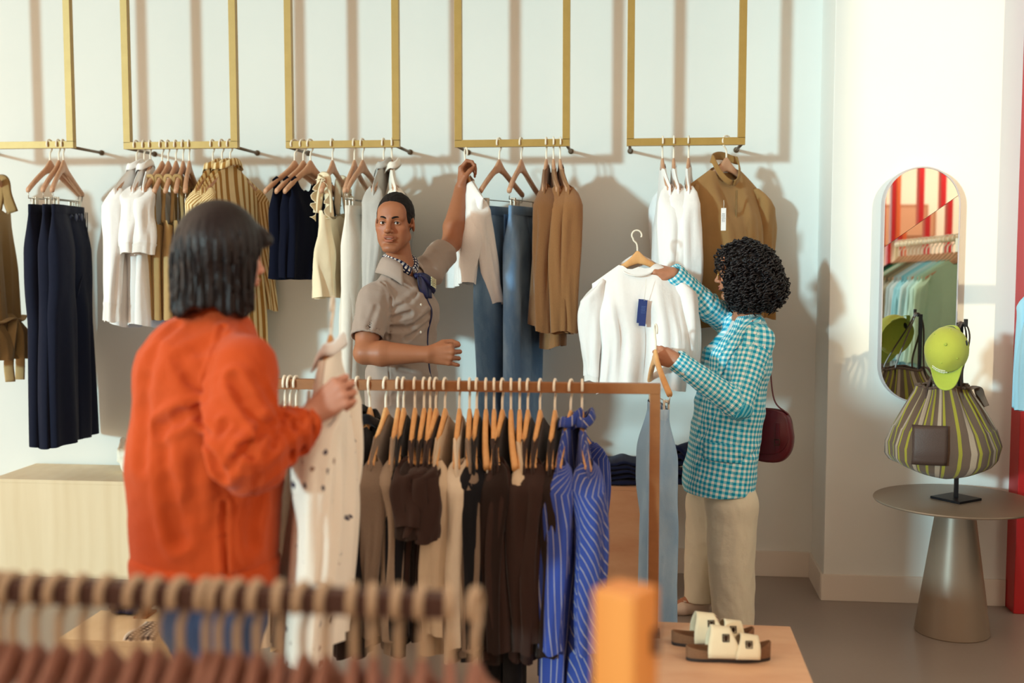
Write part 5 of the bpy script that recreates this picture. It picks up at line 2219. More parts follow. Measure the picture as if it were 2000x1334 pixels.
for sh, el, wr in ((RS_, RE, RW), (LS_, LE, LW)):
    S.cone(sh, el, .043, .035, .02).cone(el, fm(el, wr, .3), .035, .038, .01).cone(fm(el, wr, .3), wr, .038, .0235, .01)
hand(S, RW, (-1.0, -.06, .22), (.08, -.75, -.5), -1, ((30, 48, 30), (40, 55, 35), (48, 58, 35), (52, 58, 35)), .90, .10,
     [(.020, .024, .006), (.050, .040, .024), (.076, .034, .044), (.094, .022, .050)])
hand(S, LW, (-.92, .05, .30), (.25, .15, 1), 1, ((62, 80, 45), (66, 82, 45), (66, 82, 45), (64, 80, 45)), .92, .05,
     [(.020, .022, .010), (.045, .034, .030), (.064, .022, .050), (.074, .004, .058)])
for q in (-1, 1):
    ft = A(1440, 1205, 4.84) if q > 0 else A(1372, 1186, 5.03)
    hip = HIP + wl_ * q * .085
    an = np.array((ft[0], ft[1], .08))
    kn = (hip + an) / 2 + wf_ * .02
    S.cone(hip, kn, .08, .05, .03).cone(kn, an, .05, .032, .02).cone(an, an + wf_ * .12 + (0, 0, -.05), .032, .026, .02)
boxes = [(hw.c - .125, hw.c + .125, .0027), bx_([RW, RW + (-.17, 0, .03)], .065) + (.0026,), bx_([LW, LW + (-.15, 0, .04)], .065) + (.0026,), bx_([A(1360, 1200, 5.03)], .12) + (.005,)]
SKW = skin('warm_skin', '#b98062', '#a35a4c')
body_mesh(S, boxes, (np.array((0.0, 4.5, 0.)), np.array((.75, 5.3, 1.8)), .011), wc, SKW, face_tint(hw, '#b98062', '#a8584c'))
hw.eyes(wc, A(1240, 600, 4.9))
hw.brow(wc, M_HAIR)

# curls
M_CURL = NT('black_curls')
_o = M_CURL.coord()
M_CURL.col(M_CURL.mix(M_CURL.noise(_o, 60, 3, .7), lin('#0b080b'), lin('#1e1517')))
M_CURL.set(Roughness=.5, Specular_IOR_Level=.45)
M_CURL = M_CURL.m
HC = A(1467, 534, 4.96)
def hair_in(P):
    d = d_ell(P, HC, (.114, .134, .126))
    d = smin(d, d_ell(P, HC + (.012, -.02, -.055), (.110, .12, .080)), .03)
    d = smin(d, d_ell(P, hw.w(0, -.02, .05), (.09, .10, .092), hw.R), .03)
    return d
fh = folds(8, .008, 120, n=5, sharp=.8)
HS = Sdf().add(hair_in, 0).sub(lambda P: d_ell(P, hw.w(0, .12, -.03), (.058, .085, .085), hw.R), .01).disp(fh)
V, F = sdf_mesh(HS, HC - .24, HC + .22, .006, 1.6)
hr = pmesh('curly_hair', V, F, M_CURL, wc)
rs = np.random.RandomState(12)
m = MB()
cnt = 0
while cnt < 1150:
    d = rs.normal(size=3)
    d /= np.linalg.norm(d)
    if d[2] < -.75:
        continue
    c_ = HC + np.array((.004, -.008, -.02 - .05 * rs.rand()))
    P_ = (c_ + d * np.linspace(.24, .03, 44)[:, None]).astype(np.float32)
    v_ = hair_in(P_) < .002 + .006 * rs.rand()
    if not v_.any():
        continue
    p0 = P_[np.argmax(v_)].astype(float)
    L = hw.loc(p0)
    if L[1] > .045 and L[2] < .05:
        continue
    cnt += 1
    down = np.array((d[0] * .35, d[1] * .35, -1.0)) + rs.normal(size=3) * .25
    down /= np.linalg.norm(down)
    ax_, s_, p_ = basis(down, d + .01)
    ln = .025 + .035 * rs.rand()
    cr = .006 + .005 * rs.rand()
    tn = 1.4 + 1.3 * rs.rand()
    t = np.linspace(0, 1, 17)
    ph = rs.rand() * 6.28
    pts = p0 + np.outer(t * ln, ax_) + np.outer(np.cos(t * tn * 6.28 + ph) * cr, s_) + np.outer(np.sin(t * tn * 6.28 + ph) * cr, p_) + np.outer(.008 * np.sin(t * 3), d)
    m.tube(pts, np.interp(t, [0, .15, .8, 1], [.0012, .0038, .0034, .0008]), 5)
mk('curl_locks', rel(np.concatenate(m.V), wc), m.F, M_CURL, hr)
# glasses
M_GOLDW = plain('gold_wire', '#c9a15a', .25, .9)
gl = MB()
for q in (-1, 1):
    c = np.array((q * .034, .097, -.002))
    gl.tube([hw.w(c[0] + .024 * math.cos(a), c[1] - .010 * (math.cos(a) * q > .0) * abs(math.cos(a)), c[2] + .022 * math.sin(a)) for a in np.linspace(0, 2 * PI, 28, endpoint=False)], .0017, 6, closed=True, caps=False)
    gl.tube([hw.w(q * .057, .088, .006), hw.w(q * .071, .05, .008), hw.w(q * .077, -.005, .008)], .0016, 6)
gl.tube([hw.w(-.011, .098, .003), hw.w(0, .104, .006), hw.w(.011, .098, .003)], .0016, 6)
mk('eyeglasses', rel(np.concatenate(gl.V), wc), gl.F, M_GOLDW, wc)

# blazer
M_GING = gingham('#f6f8f6', '#84d6e6', '#129fc8', .0225)
S = Sdf()
HEM = A(1404, 950, 4.93)
S.econe(HEM, WA, (.200, .150), (.172, .135), wl_, .03)
S.econe(WA, CH, (.172, .135), (.185, .128), wl_, .03)
S.econe(CH, NB + (0, 0, -.07), (.185, .125), (.12, .085), wl_, .04)
S.cone(NB + (0, 0, -.055), LS_ + (0, 0, -.005), .058, .064, .035).cone(NB + (0, 0, -.055), RS_ + (0, 0, -.005), .058, .062, .035)
S.econe(A(1392, 690, 4.93), A(1355, 950, 4.95), (.10, .03), (.14, .035), wl_, .03)
S.cone(LS_, fm(LS_, LE, .4), .070, .066, .03).cone(RS_, fm(RS_, RE, .4), .066, .06, .03)
fA = folds(41, .005, 30, [(.4, .3, 1), (1, .2, .4), (.2, .1, -1)], n=5, sharp=.8)
S.disp(lambda P: fA(P) * .75)
S.disp(creases(S, [([(1470, 800), (1430, 850), (1400, 870)], .008, .012), ([(1488, 740), (1476, 800)], .007, .010), ([(1400, 800), (1372, 850)], .007, .012), ([(1480, 880), (1440, 900)], .006, .012),
                   ([(1392, 660), (1376, 740), (1366, 830), (1362, 940)], .008, .006)], 4.94))
S.inter(lambda P: A(1404, 958, 4.93)[2] - .02 * (P[:, 0] < 0) - P[:, 2] + .008 * np.sin(8 * P[:, 0] + 6 * P[:, 1]), .003)
S.sub(lambda P: d_econe(P, NB + wf_ * .12 + (0, 0, .06), NB + wf_ * .17 + (0, 0, -.26), (.062, .10), (.008, .05), wl_), .006)
S.sub(lambda P: d_cone(P, NB + (0, 0, -.05), NB + (0, 0, .1), .05, .06), .006)
AR = .165
Sbl = S
worn('checked_blazer', S, HEM - np.array((.32, .34, .02)), np.array((LS_[0] + .2, 5.28, NB[2] + .05)), .0055, M_GING, wc, axis=[HEM, WA, NB], x0=(-.2, 1, 0))
AR = .062
for nm, sh, el, wr, sd in (('near', LS_, LE, LW, 51), ('far', RS_, RE, RW, 61)):
    S2 = Sdf()
    d_ = (wr - el) / np.linalg.norm(wr - el)
    S2.cone(sh, el, .070, .062, .0).cone(el, wr + d_ * .03, .062, .046, .02)
    f2 = folds(sd, .0055, 48, [(wr - el), (el - sh)], n=4, sharp=.8)
    ne = near_pt(el, .10)
    S2.disp(lambda P: f2(P) * (.45 + 1.0 * ne(P)))
    cutp = wr + d_ * (.018 if nm == 'near' else .012)
    S2.inter(lambda P: np.where(((P - sh) ** 2).sum(1) < .03, -1, plane(cutp, d_)(P)), .003)
    S2.sub(lambda P: d_cone(P, wr - d_ * .035, wr + d_ * .06, .036, .042), .003)
    lo, hi = bx_([sh, el, wr], .1)
    worn('blazer_sleeve', S2, lo, hi, .0048, M_GING, wc, axis=[sh, el, wr], x0=(.3, 1, .2))
    if nm == 'near':
        p = surf(S2, wr - d_ * .03, (-.1, -.8, -.6), .2)
        V, F = lathe([(0, .002), (.006, .003), (.0085, 0), (.006, -.001), (0, -.001)], 14)
        b_ = basis((-.1, -.8, -.6), d_)
        pmesh('cuff_button', V[:, [0]] * b_[1] + V[:, [1]] * b_[2] + V[:, [2]] * b_[0] + p, F, M_WBTN, wc)
# lapel and pocket flap lie on the blazer
def onblazer(u, v, dd, off=.004, o=None):
    return surf(Sbl, o, dd, .5) + np.asarray(dd) / np.linalg.norm(dd) * off
G, PT = [], []
for v in np.linspace(0, 1, 9):
    row = []
    for u in np.linspace(0, 1, 16):
        o_ = fm(A(1385, 852, 4.93), A(1462, 858, 4.93), u) + np.array((0, 0, -.075 * v))
        row.append(surf(Sbl, o_, (-.25, -1, 0), .5) + np.array((-.001, -.006, 0)))
        PT.append((u * .17, v * .075))
    G.append(row)
pmesh('pocket_flap', *sheet(G, .005), M_GING, wc, pat=np.array(PT + PT) + .004)
G, PT = [], []
for v in np.linspace(0, 1, 16):
    row = []
    cw = np.interp(v, [0, .35, .45, 1], [.055, .075, .055, .006])
    for u in np.linspace(0, 1, 7):
        base = fm(NB + wf_ * .06 + wl_ * .055 + (0, 0, -.01), NB + wf_ * .09 + wl_ * .012 + (0, 0, -.30), v)
        o_ = base + wl_ * cw * u * 1.2
        dr = wf_ * 1.0 + wl_ * .45
        row.append(surf(Sbl, o_ - wf_ * .08, dr, .5) + dr * .006)
        PT.append((u * cw, v * .3))
    G.append(row)
pmesh('lapel', *sheet(G, .005), M_GING, wc, pat=np.array(PT + PT))
# white tee in the neckline
S = Sdf()
S.econe(WA, CH, (.125, .095), (.15, .102), wl_, .03).econe(CH, NB + (0, 0, -.045), (.15, .10), (.075, .062), wl_, .03)
S.sub(lambda P: d_cone(P, NB + (0, 0, -.03), NB + (0, 0, .1), .05, .06), .006)
worn('white_tee', S, WA - np.array((.25, .25, .02)), NB + np.array((.2, .2, .02)), .008, M_WHITE, wc)
# cream trousers
M_CRTR = fabric('#e6dcc4', .05, bump=.45)
S = Sdf()
S.econe(HIP + (0, 0, -.02), WA, (.15, .105), (.13, .10), wl_, .03)
LH, RH = A(1430, 985, 4.86), A(1386, 985, 5.01)
S.chain([LH, A(1428, 1090, 4.85), A(1433, 1217, 4.845)], [.112, .104, .092], .03)
S.chain([RH, A(1374, 1090, 5.02), A(1366, 1184, 5.03)], [.105, .088, .070], .04)
S.cone(HIP + wl_ * .06, LH, .09, .108, .03).cone(HIP - wl_ * .06, RH, .09, .10, .03)
fA = folds(71, .006, 36, [(1, .4, .25), (.8, .6, .12), (.2, 1, .15)], n=5, sharp=.75)
S.disp(lambda P: fA(P) * (.35 + .5 * near_pt(A(1400, 990, 4.95), .2)(P) + .35 * near_pt(A(1430, 1215, 4.85), .25)(P)))
hzn = lambda P: np.where(P[:, 1] * 1.0 < 4.94, .012, .055) - P[:, 2]
S.inter(hzn, .003)
worn('wide_trousers', S, (A(1300, 1000, 4.93)[0], 4.68, -.01), (A(1510, 1000, 4.93)[0], 5.20, HIP[2] + .1), .0062, M_CRTR, wc)
M_LOAF = plain('cream_leather', '#d8c3b2', .45)
for q in (-1, 1):
    ft = A(1436, 1214, 4.84) if q > 0 else A(1374, 1200, 5.03)
    an = np.array((ft[0], ft[1], 0))
    S = Sdf().econe(an + (0, 0, .03), an + wf_ * .10 + (0, 0, .026), (.034, .038), (.041, .034), wl_, 0).econe(an + wf_ * .10 + (0, 0, .026), an + wf_ * .17 + (0, 0, .018), (.041, .034), (.030, .02), wl_, .01)
    S.inter(lambda P: .001 - P[:, 2], .002).sub(lambda P: d_ell(P, an + wf_ * .02 + (0, 0, .075), (.055, .035, .035)), .004)
    worn('loafer', S, an - np.array((.26, .26, .01)), an + np.array((.2, .26, .12)), .004, M_LOAF, wc)
    m = MB().box(an + wf_ * .095 + np.array((0, 0, .0615)), (.012, .055, .006), .002, R=np.stack([wf_, wl_, (0, 0, 1)], 1))
    pmesh('loafer_strap', np.concatenate(m.V), m.F, M_LOAF, wc)

# burgundy saddle bag on her shoulder
M_BURG = NT('burgundy_leather')
_o = M_BURG.coord()
M_BURG.col(M_BURG.mix(M_BURG.noise(_o, 20, 3), lin('#4a0c19'), lin('#6a1524')))
M_BURG.set(Roughness=.32)
M_BURG = M_BURG.m
bc = A(1503, 850, 5.05)
sb = empty('shoulder_bag', bc, label='burgundy leather saddle bag hanging behind the checked blazer', cat='bag')
Rb = rotz(math.radians(-28))
def dbag(w, h, y, n=40):
    P = []
    for t in np.linspace(0, 2 * PI, n, endpoint=False):
        x = w * np.sign(math.cos(t)) * abs(math.cos(t)) ** .75
        z = h * np.sign(math.sin(t)) * abs(math.sin(t)) ** (.35 if math.sin(t) > 0 else .8)
        x *= 1 - .18 * (z / h > 0) * (z / h)
        P.append(Rb @ np.array((x, y, z)))
    return P
V, F = loft([dbag(.095, .105, -.034), dbag(.105, .118, -.028), dbag(.11, .122, 0), dbag(.105, .118, .028), dbag(.095, .105, .034)], True, True, True)
mk('bag_body', V, F, M_BURG, sb, sharp=60)
def flapring(k, y):
    P = []
    for t in np.linspace(0, 2 * PI, 40, endpoint=False):
        x = .102 * k * np.sign(math.cos(t)) * abs(math.cos(t)) ** .8
        z = .02 + .10 * k * np.sign(math.sin(t)) * abs(math.sin(t)) ** (.35 if math.sin(t) > 0 else .9)
        P.append(Rb @ np.array((x * (1 - .15 * max(0, z / .12)), y, z)))
    return P
V, F = loft([flapring(.97, -.042), flapring(1.0, -.039), flapring(1.0, -.033)], True, True, False)
mk('flap', V, F, M_BURG, sb, sharp=60)
m = MB()
for q in (-.055, .055):
    MB().box(Rb @ np.array((q, -.046, .0)), (.018, .006, .13), .001, R=Rb).build('closing_strap', M_BURG, sb)
m = MB()
for q in (-.055, .055):
    c = np.array((q, -.051, -.02))
    m.tube([Rb @ (c + d) for d in np.array(((-.012, 0, -.012), (.012, 0, -.012), (.012, 0, .012), (-.012, 0, .012)))], .0022, 6, closed=True, caps=False)
m.build('buckle', plain('dark_brass', '#4d3a2c', .3, .8), sb)
sp = [bc + Rb @ np.array((.085, 0, .10)), A(1512, 780, 5.03), A(1503, 700, 5.02), A(1496, 655, 4.97), A(1478, 628, 4.90), A(1450, 650, 4.82), A(1436, 720, 4.80)]
pts = spline(sp[:5] + [LS_ + (-.02, .02, .072)], 8) - bc
mk('shoulder_strap', *tube(pts, .009, 8, ry=.003), M_BURG, sb)
P_ = spline([Rb @ np.array((-.06, -.03, -.09)), Rb @ np.array((-.075, -.045, -.15)), Rb @ np.array((-.085, -.04, -.19))], 6)
mk('strap_end', *tube(P_, .012, 8, ry=.003), M_BURG, sb)

# the blouse and the jeans she holds
bl = A(1243, 495, 4.84) + np.array((0, 0, HTOP * .87))
hanger('beech', bl, PI + .12, 'beech hanger of the white blouse held up by the curly-haired woman', None, pitch=.05).scale = (.87,) * 3
def blouse():
    o = put('blouse', top_body(310, .228, .60, .97, .05, T0=.022, nw=.082, nf=.065, nb=-.004, fold=.022, nfold=3.4, lift=.012, wave=.02), M_WHITE)
    for s in (-1, 1):
        a_ = dict(seed=311 + s, side=s, w=.225, length=.46, r0=.105, r1=.065, out=.02, flat=.55, fold=.014, puff=.024)
        sv = put('sleeve', sleeve(**a_), M_WHITE, o)
        R, P = sleeve(**a_)
        R = R[-3:].copy()
        c = R.mean(1, keepdims=True)
        R = c + (R - c) * .92
        R[-1, :, 2] -= .028
        put('cuff', (R, P[-3:]), M_WHITE2, sv)
    zt = float(hz(.08)) + .012
    pts = [(.083 * math.cos(t), (.062 if math.sin(t) > 0 else .03) * math.sin(t) * .8 - .004, zt - .066 * max(0, math.sin(t)) ** 1.2 - .02 * abs(math.cos(t)) ** 2) for t in np.linspace(0, 2 * PI, 40, endpoint=False)]
    mk('neck_binding', *tube(pts, .0045, 6, closed=True, caps=False), M_WHITE2, o)
    return o
place(blouse(), bl, PI + .12, 'white puff-sleeved blouse held up by the curly-haired woman', 'blouse', ry=.05).scale = (.87,) * 3
tg = A(1262, 545, 4.765)
hang_tag(tg, math.radians(4), M_BLUETAG, 'navy blue price tag hanging on the held white blouse', .028, .11, .088, (plain('tag_print', '#5f7ab0', .6), 6), True, .08)
jl = A(1281, 636, 4.60) + np.array((0, 0, .0))
hanger('beechclip', jl, YAW0 + .18, 'clip hanger of the pale jeans gripped in the lower hand of the curly-haired woman', None)
def lightjeans():
    o = g_trousers(320, M_JEANL, .98, .185, .095, .085, .042, fold=.016, name='jeans', narrow=.92, gap=-.015, lag=.012)
    return o
place(lightjeans(), jl, YAW0 + .18, 'pale washed blue jeans hanging from the lower hand of the curly-haired woman', 'jeans')

# ------------------------------------------------------------------ the woman in the orange jacket
wo = person('woman with a dark bob and an orange jacket, seen from behind, holding a printed blouse', (A(400, 1000, 2.74)[0], 2.74, 0))
ho = Head(A(440, 500, 2.78), (.62, .78, -.10), (.05, 0, 1), .96)
NB = A(428, 612, 2.77)
RS_, LS_ = A(470, 728, 2.61), A(330, 705, 2.93)
RE, RW = A(484, 896, 2.50), A(612, 806, 2.66)
HEM = A(398, 1120, 2.76)
CH = A(395, 790, 2.77)
LE = A(440, 900, 3.03)
LW = A(560, 850, 3.02)
ol_ = LS_ - RS_
ol_[2] = 0
ol_ /= np.linalg.norm(ol_)
of_ = np.cross(ol_, (0, 0, 1))
HIP = A(402, 1160, 2.76)
S = Sdf()
ho.build(S, False, True)
S.cone(ho.w(0, -.03, -.05), NB + (0, 0, -.03), .045, .05, .02)
S.econe(HIP, CH, (.15, .10), (.14, .09), ol_, .03)
S.cone(NB + (0, 0, -.03), RS_, .05, .042, .03).cone(NB + (0, 0, -.03), LS_, .05, .042, .03)
for sh, el, wr in ((RS_, RE, RW), (LS_, LE, LW)):
    S.cone(sh, el, .045, .036, .02).cone(el, fm(el, wr, .3), .036, .039, .01).cone(fm(el, wr, .3), wr, .039, .0255, .01)
hand(S, RW, (.72, .14, .56), (-.45, .25, .82), -1, ((45, 70, 40), (52, 74, 42), (56, 74, 42), (56, 70, 40)), .94, .06,
     [(.020, .022, .010), (.048, .036, .030), (.070, .030, .052), (.086, .016, .062)])
hand(S, LW, (.9, .1, .2), (-.2, -.2, 1), 1, ((45, 60, 40),) * 4, .92, .06)
legs = []
for q in (-1, 1):
    hip = HIP + ol_ * q * .09
    kn = np.array((hip[0] + .01, hip[1], .48))
    an = np.array((hip[0], hip[1], .08))
    legs.append((hip, kn, an))
    S.cone(hip, kn, .09, .055, .03).cone(kn, an, .052, .034, .02).cone(an, an + of_ * .13 + (0, 0, -.05), .034, .026, .02)
SKO = skin('light_skin', '#c48a72', '#a8604c')
body_mesh(S, [(ho.c - .13, ho.c + .13, .0035), bx_([RW, RW + (.11, 0, .11)], .08) + (.0028,), bx_([LW, LW + (.1, 0, .03)], .08) + (.005,)], (np.array((-1.25, 2.35, 0)), np.array((-.4, 3.25, 1.85)), .012), wo, SKO, face_tint(ho, '#c48a72', '#a8604c'))
ho.eyes(wo, A(1000, 400, 5))
# bob
M_BOB = NT('dark_straight_hair')
_o = M_BOB.coord()
_n = M_BOB.noise(_o, 60, 4, .6, (1, 1, .06))
M_BOB.col(M_BOB.mix(_n, lin('#0a0608'), lin('#221314')))
M_BOB.bump(M_BOB.noise(_o, 160, 3, .6, (1, 1, .05)), .5, .004)
M_BOB.set(Roughness=.45, Specular_IOR_Level=.35)
M_BOB = M_BOB.m
HC = A(428, 480, 2.76)
HS = Sdf()
HS.ell(HC + (0, 0, .006), (.101, .118, .110), k=0)
HS.econe(A(420, 600, 2.74), A(426, 490, 2.76), (.098, .098), (.106, .112), (1, 0, 0), .03)
HS.cone(A(388, 510, 2.73), A(374, 602, 2.72), .06, .042, .03)
HS.cone(A(455, 560, 2.80), A(456, 604, 2.82), .045, .030, .03)
HS.ell(ho.w(.0, .075, .052), (.085, .035, .032), ho.R, .03)
def strands(P):
    q = P - HC
    a = np.arctan2(q[:, 1], q[:, 0])
    z = q[:, 2]
    return (.0042 * np.sin(31 * a + 12 * z) + .0032 * np.sin(67 * a - 9 * z + 1) + .002 * np.sin(120 * a + 14 * z)) * sstep(-z, -.10, .12).astype(np.float32)
HS.disp(strands)
HS.sub(lambda P: d_ell(P, ho.w(0, .115, -.055), (.066, .085, .088), ho.R), .012)
HS.sub(lambda P: d_ell(P, ho.w(-.062, .082, -.05), np.array((.062, .052, .088)), ho.R), .012)
HS.sub(lambda P: d_cone(P, ho.w(-.05, .085, -.07), ho.w(-.05, .09, -.16), .046, .060), .014)
HS.inter(lambda P: A(400, 607, 2.75)[2] + .012 * np.sin(40 * P[:, 0]) * 1 + .006 * np.sin(110 * P[:, 0] + 60 * P[:, 1]) - P[:, 2], .01)
V, F = sdf_mesh(HS, HC - .26, HC + .2, .0048, 1.7)
bob = pmesh('bob_hair', V, F, M_BOB, wo)
# loose strands over the bob
rs = np.random.RandomState(44)
m = MB()
zs_ = np.concatenate([np.linspace(.112, -.13, 15), [-.155]])
rr_ = np.linspace(.19, .0, 64)
for i in range(420):
    a0 = rs.rand() * 2 * PI
    zz = zs_ + .004 * rs.randn()
    n_ = int(9 + 7 * rs.rand())
    st_ = int(rs.rand() * (16 - n_ + 1))
    aa = a0 + .10 * rs.randn() * np.linspace(0, 1, 16) + .03 * np.sin(np.linspace(0, 5, 16) + i)
    Q = HC + np.stack([np.cos(aa)[:, None] * rr_, np.sin(aa)[:, None] * rr_, np.repeat(zz[:, None], 64, 1)], 2)
    ins = HS(Q.reshape(-1, 3).astype(np.float32)).reshape(16, 64) < -.001
    ok = ins.any(1)
    seg = [j for j in range(st_, min(16, st_ + n_ + 4)) if ok[j]]
    if len(seg) < 5 or seg[-1] - seg[0] != len(seg) - 1:
        continue
    pts = np.array([Q[j, np.argmax(ins[j])] for j in seg])
    if np.abs(np.diff(np.linalg.norm(pts[:, :2] - HC[:2], axis=1))).max() > .03:
        continue
    pts = spline(pts, 2)
    t = np.linspace(0, 1, len(pts))
    w_ = .0030 + .0025 * rs.rand()
    m.tube(pts, w_ * np.interp(t, [0, .15, .8, 1], [.3, 1, 1, .3]), 5, ry=.0016)
mk('hair_strands', rel(np.concatenate(m.V), wo), m.F, M_BOB, bob)
# jacket
M_ORJ = fabric('#b94719', .06, bump=.4, weave=700, sheen=.1)
S = Sdf()
S.econe(HEM + (0, 0, -.02), A(394, 900, 2.77), (.232, .180), (.232, .188), ol_, .03)
S.econe(A(394, 900, 2.77), A(396, 740, 2.77), (.232, .188), (.205, .158), ol_, .04)
S.econe(A(396, 740, 2.77), NB + (0, 0, -.06), (.205, .15), (.10, .085), ol_, .05)
S.cone(NB + (0, 0, -.045), RS_ + (0, 0, -.01), .064, .080, .05).cone(NB + (0, 0, -.045), LS_ + (0, 0, -.01), .064, .080, .05)
S.cone(NB + (0, 0, -.06), NB + (0, 0, .028), .078, .066, .015)
SLV = Sdf()
d_ = (RW - RE) / np.linalg.norm(RW - RE)
SLV.cone(RS_, RE, .088, .090, 0).cone(RE, fm(RE, RW, .85), .084, .062, .025)
SLV.inter(lambda P: np.where(((P - RS_) ** 2).sum(1) < .02, -1, plane(RW - d_ * .035, d_)(P)), .004)
S.add(SLV, .022)
S.cone(LS_, LE, .08, .07, .03).cone(LE, LW - (.05, 0, 0), .07, .055, .02)
f1 = folds(91, .012, 19, [(.8, .3, .5), (.9, .2, .25), (.8, .3, -.5)], n=4, sharp=1)
f2 = folds(92, .007, 44, [d_, (RE - RS_), (.3, .2, -1)], n=4, sharp=.7)
nE = near_pt(RE + (0, 0, .03), .14)
nC = near_pt(fm(RE, RW, .75), .12)
nA = near_pt(A(400, 800, 2.62), .14)
band = A(398, 1078, 2.76)[2]
S.disp(lambda P: f1(P) * (.55 + .5 * nA(P)) * (P[:, 2] > band) + f2(P) * (.25 + 1.3 * nE(P) + 1.0 * nC(P)) + .004 * np.exp(-((P[:, 2] - band) / .004) ** 2) - .004 * (P[:, 2] < band))
S.disp(creases(S, [([(436, 640), (412, 700), (396, 760), (392, 800)], .010, .007), ([(392, 800), (352, 815), (314, 836)], .020, .016), ([(394, 806), (408, 860), (436, 925)], .022, .014),
                   ([(400, 770), (372, 742), (350, 700)], .009, .014), ([(458, 740), (492, 810), (530, 846)], .014, .013), ([(505, 842), (478, 876), (452, 912)], .017, .011), ([(530, 828), (500, 866), (488, 890)], .015, .010),
                   ([(552, 815), (530, 870)], .012, .010), ([(572, 830), (566, 890)], .010, .009), ([(590, 826), (590, 880)], .009, .008), ([(440, 830), (420, 900)], .010, .012),
                   ([(300, 700), (284, 800), (282, 900)], .009, .022), ([(318, 850), (330, 950), (350, 1050)], .012, .020), ([(438, 985), (438, 1050), (442, 1120)], .010, .007), ([(380, 900), (372, 1000)], .008, .02),
                   ([(500, 970), (490, 1060)], .007, .018), ([(340, 640), (300, 690)], .008, .016), ([(430, 660), (372, 690)], .006, .016)], 2.72))
S.inter(lambda P: A(398, 1132, 2.76)[2] - P[:, 2] + .02 * (P[:, 0] + .75) , .006)
S.sub(lambda P: d_cone(P, NB + (0, 0, -.03), NB + (0, 0, .1), .052, .06), .006)
S.sub(lambda P: d_cone(P, RW - d_ * .07, RW + d_ * .05, .038, .056), .004)
Sor = S
worn('orange_jacket', S, (-1.28, 2.33, .70), (-.42, 3.30, 1.56), .0058, M_ORJ, wo)
# turned-up cuff
S = Sdf().cone(RW - d_ * .085, RW - d_ * .032, .066, .074, 0).sub(lambda P: d_cone(P, RW - d_ * .12, RW + d_ * .02, .05, .066), .003)
f3 = folds(95, .007, 45, n=4)
S.inter(plane(RW - d_ * .030, d_), .002).inter(plane(RW - d_ * .095, -d_), .002).disp(f3)
worn('turned_cuff', S, RW - .2, RW + .15, .0045, M_ORJ, wo)
# jeans
S = Sdf()
S.econe(HIP + (0, 0, -.03), HIP + (0, 0, .14), (.18, .14), (.155, .12), ol_, .03)
for hip, kn, an in legs:
    S.cone(hip, kn, .115, .085, .04).cone(kn, an, .083, .075, .02)
S.disp(folds(97, .006, 30, n=4)).inter(lambda P: .05 - P[:, 2])
V, F = sdf_mesh(S, (-1.2, 2.4, .02), (-.45, 3.15, HIP[2] + .15), .009)
pmesh('jeans', V, F, denim('#2a3a5c', '#5b7299', amount=.6), wo, pat=V[:, :2] * .8 + V[:, 2:3] * np.array((0, 1)))
for hip, kn, an in legs:
    S = Sdf().econe(an - of_ * .05 + (0, 0, -.045), an + of_ * .17 + (0, 0, -.05), (.042, .038), (.04, .024), ol_, 0).inter(lambda P: .001 - P[:, 2])
    worn('shoe', S, an - .26, an + .26, .009, M_BLK, wo)

# the printed blouse she holds
fl = A(650, 584, 2.93)
M_FLOR = floral('#f0e6d8', '#3a3348', '#8d6a58', 22)
hanger('beech', fl, math.radians(97), 'pale hanger of the printed blouse in the hand of the woman in orange', None, rx=.07)
def printed():
    o = put('printed_blouse', top_body(330, .222, .76, 1.0, .034, nw=.078, nf=.09, nb=.0, fold=.016, nfold=3, T0=.022), M_FLOR)
    for s in (-1, 1):
        put('sleeve', sleeve(331 + s, s, .222, .46 if s < 0 else .5, .09, .058, out=.02, flat=.5, fold=.012), M_FLOR, o)
    collar(o, M_WHITE, nf=.07)
    G = [[(.004 * math.sin(5 * v) + q * .017, .052 + .02 * v - .004 * q * q, -.25 - .58 * v) for q in (-1, -.3, .3, 1)] for v in np.linspace(0, 1, 12)]
    mk('placket', *sheet(G, .004), M_WHITE, o)
    return o
place(printed(), fl, math.radians(97), 'cream blouse with dark floral print held by the woman in orange', 'blouse', rx=.07)

# ================================================================== what stands in front of the mirror, and at the edge of the shop
M_PALEBAR = plain('pale_rail_end', '#e0cfae', .5)
def vm(px, py, Yv):
    p = at(px, py, Yv)
    return np.array((p[0], 2 * YM - Yv, p[2]))
a_, b_ = vm(1752, 478, 7.7), vm(1905, 462, 6.55)
rt = empty('clothes_rack', ((a_[0] + b_[0]) / 2, (a_[1] + b_[1]) / 2, 0), label='pale clothes rack of green and blue tops, seen in the pill-shaped mirror', cat='clothes rack')
o0 = np.array(rt.location)
MB().tube([a_ - o0, b_ - o0], .016, 12).build('rail', M_PALEBAR, rt)
for e in (a_, b_):
    MB().tube([e - o0 - (0, 0, .016), (e[0] - o0[0], e[1] - o0[1], 0)], .016, 12).build('post', M_PALEBAR, rt)
MC = ['#1d2b2a', '#20382f', '#0f6b4a', '#cfe0d6', '#a9cfc0', '#7d7a62', '#6d6a58', '#8c8770', '#9fb6bd', '#b9d0d8', '#7ec3d6', '#8ccfe0', '#b8dbe0', '#a7d6d6', '#b5ddd0', '#aecdb2']
WN = ['black', 'dark green', 'emerald', 'whitish green', 'mint', 'olive grey', 'dark olive', 'khaki grey', 'slate blue', 'ice blue', 'sky blue', 'bright sky blue', 'pale aqua', 'aqua', 'pale mint', 'sage green']
dir_ = math.atan2(b_[1] - a_[1], b_[0] - a_[0])
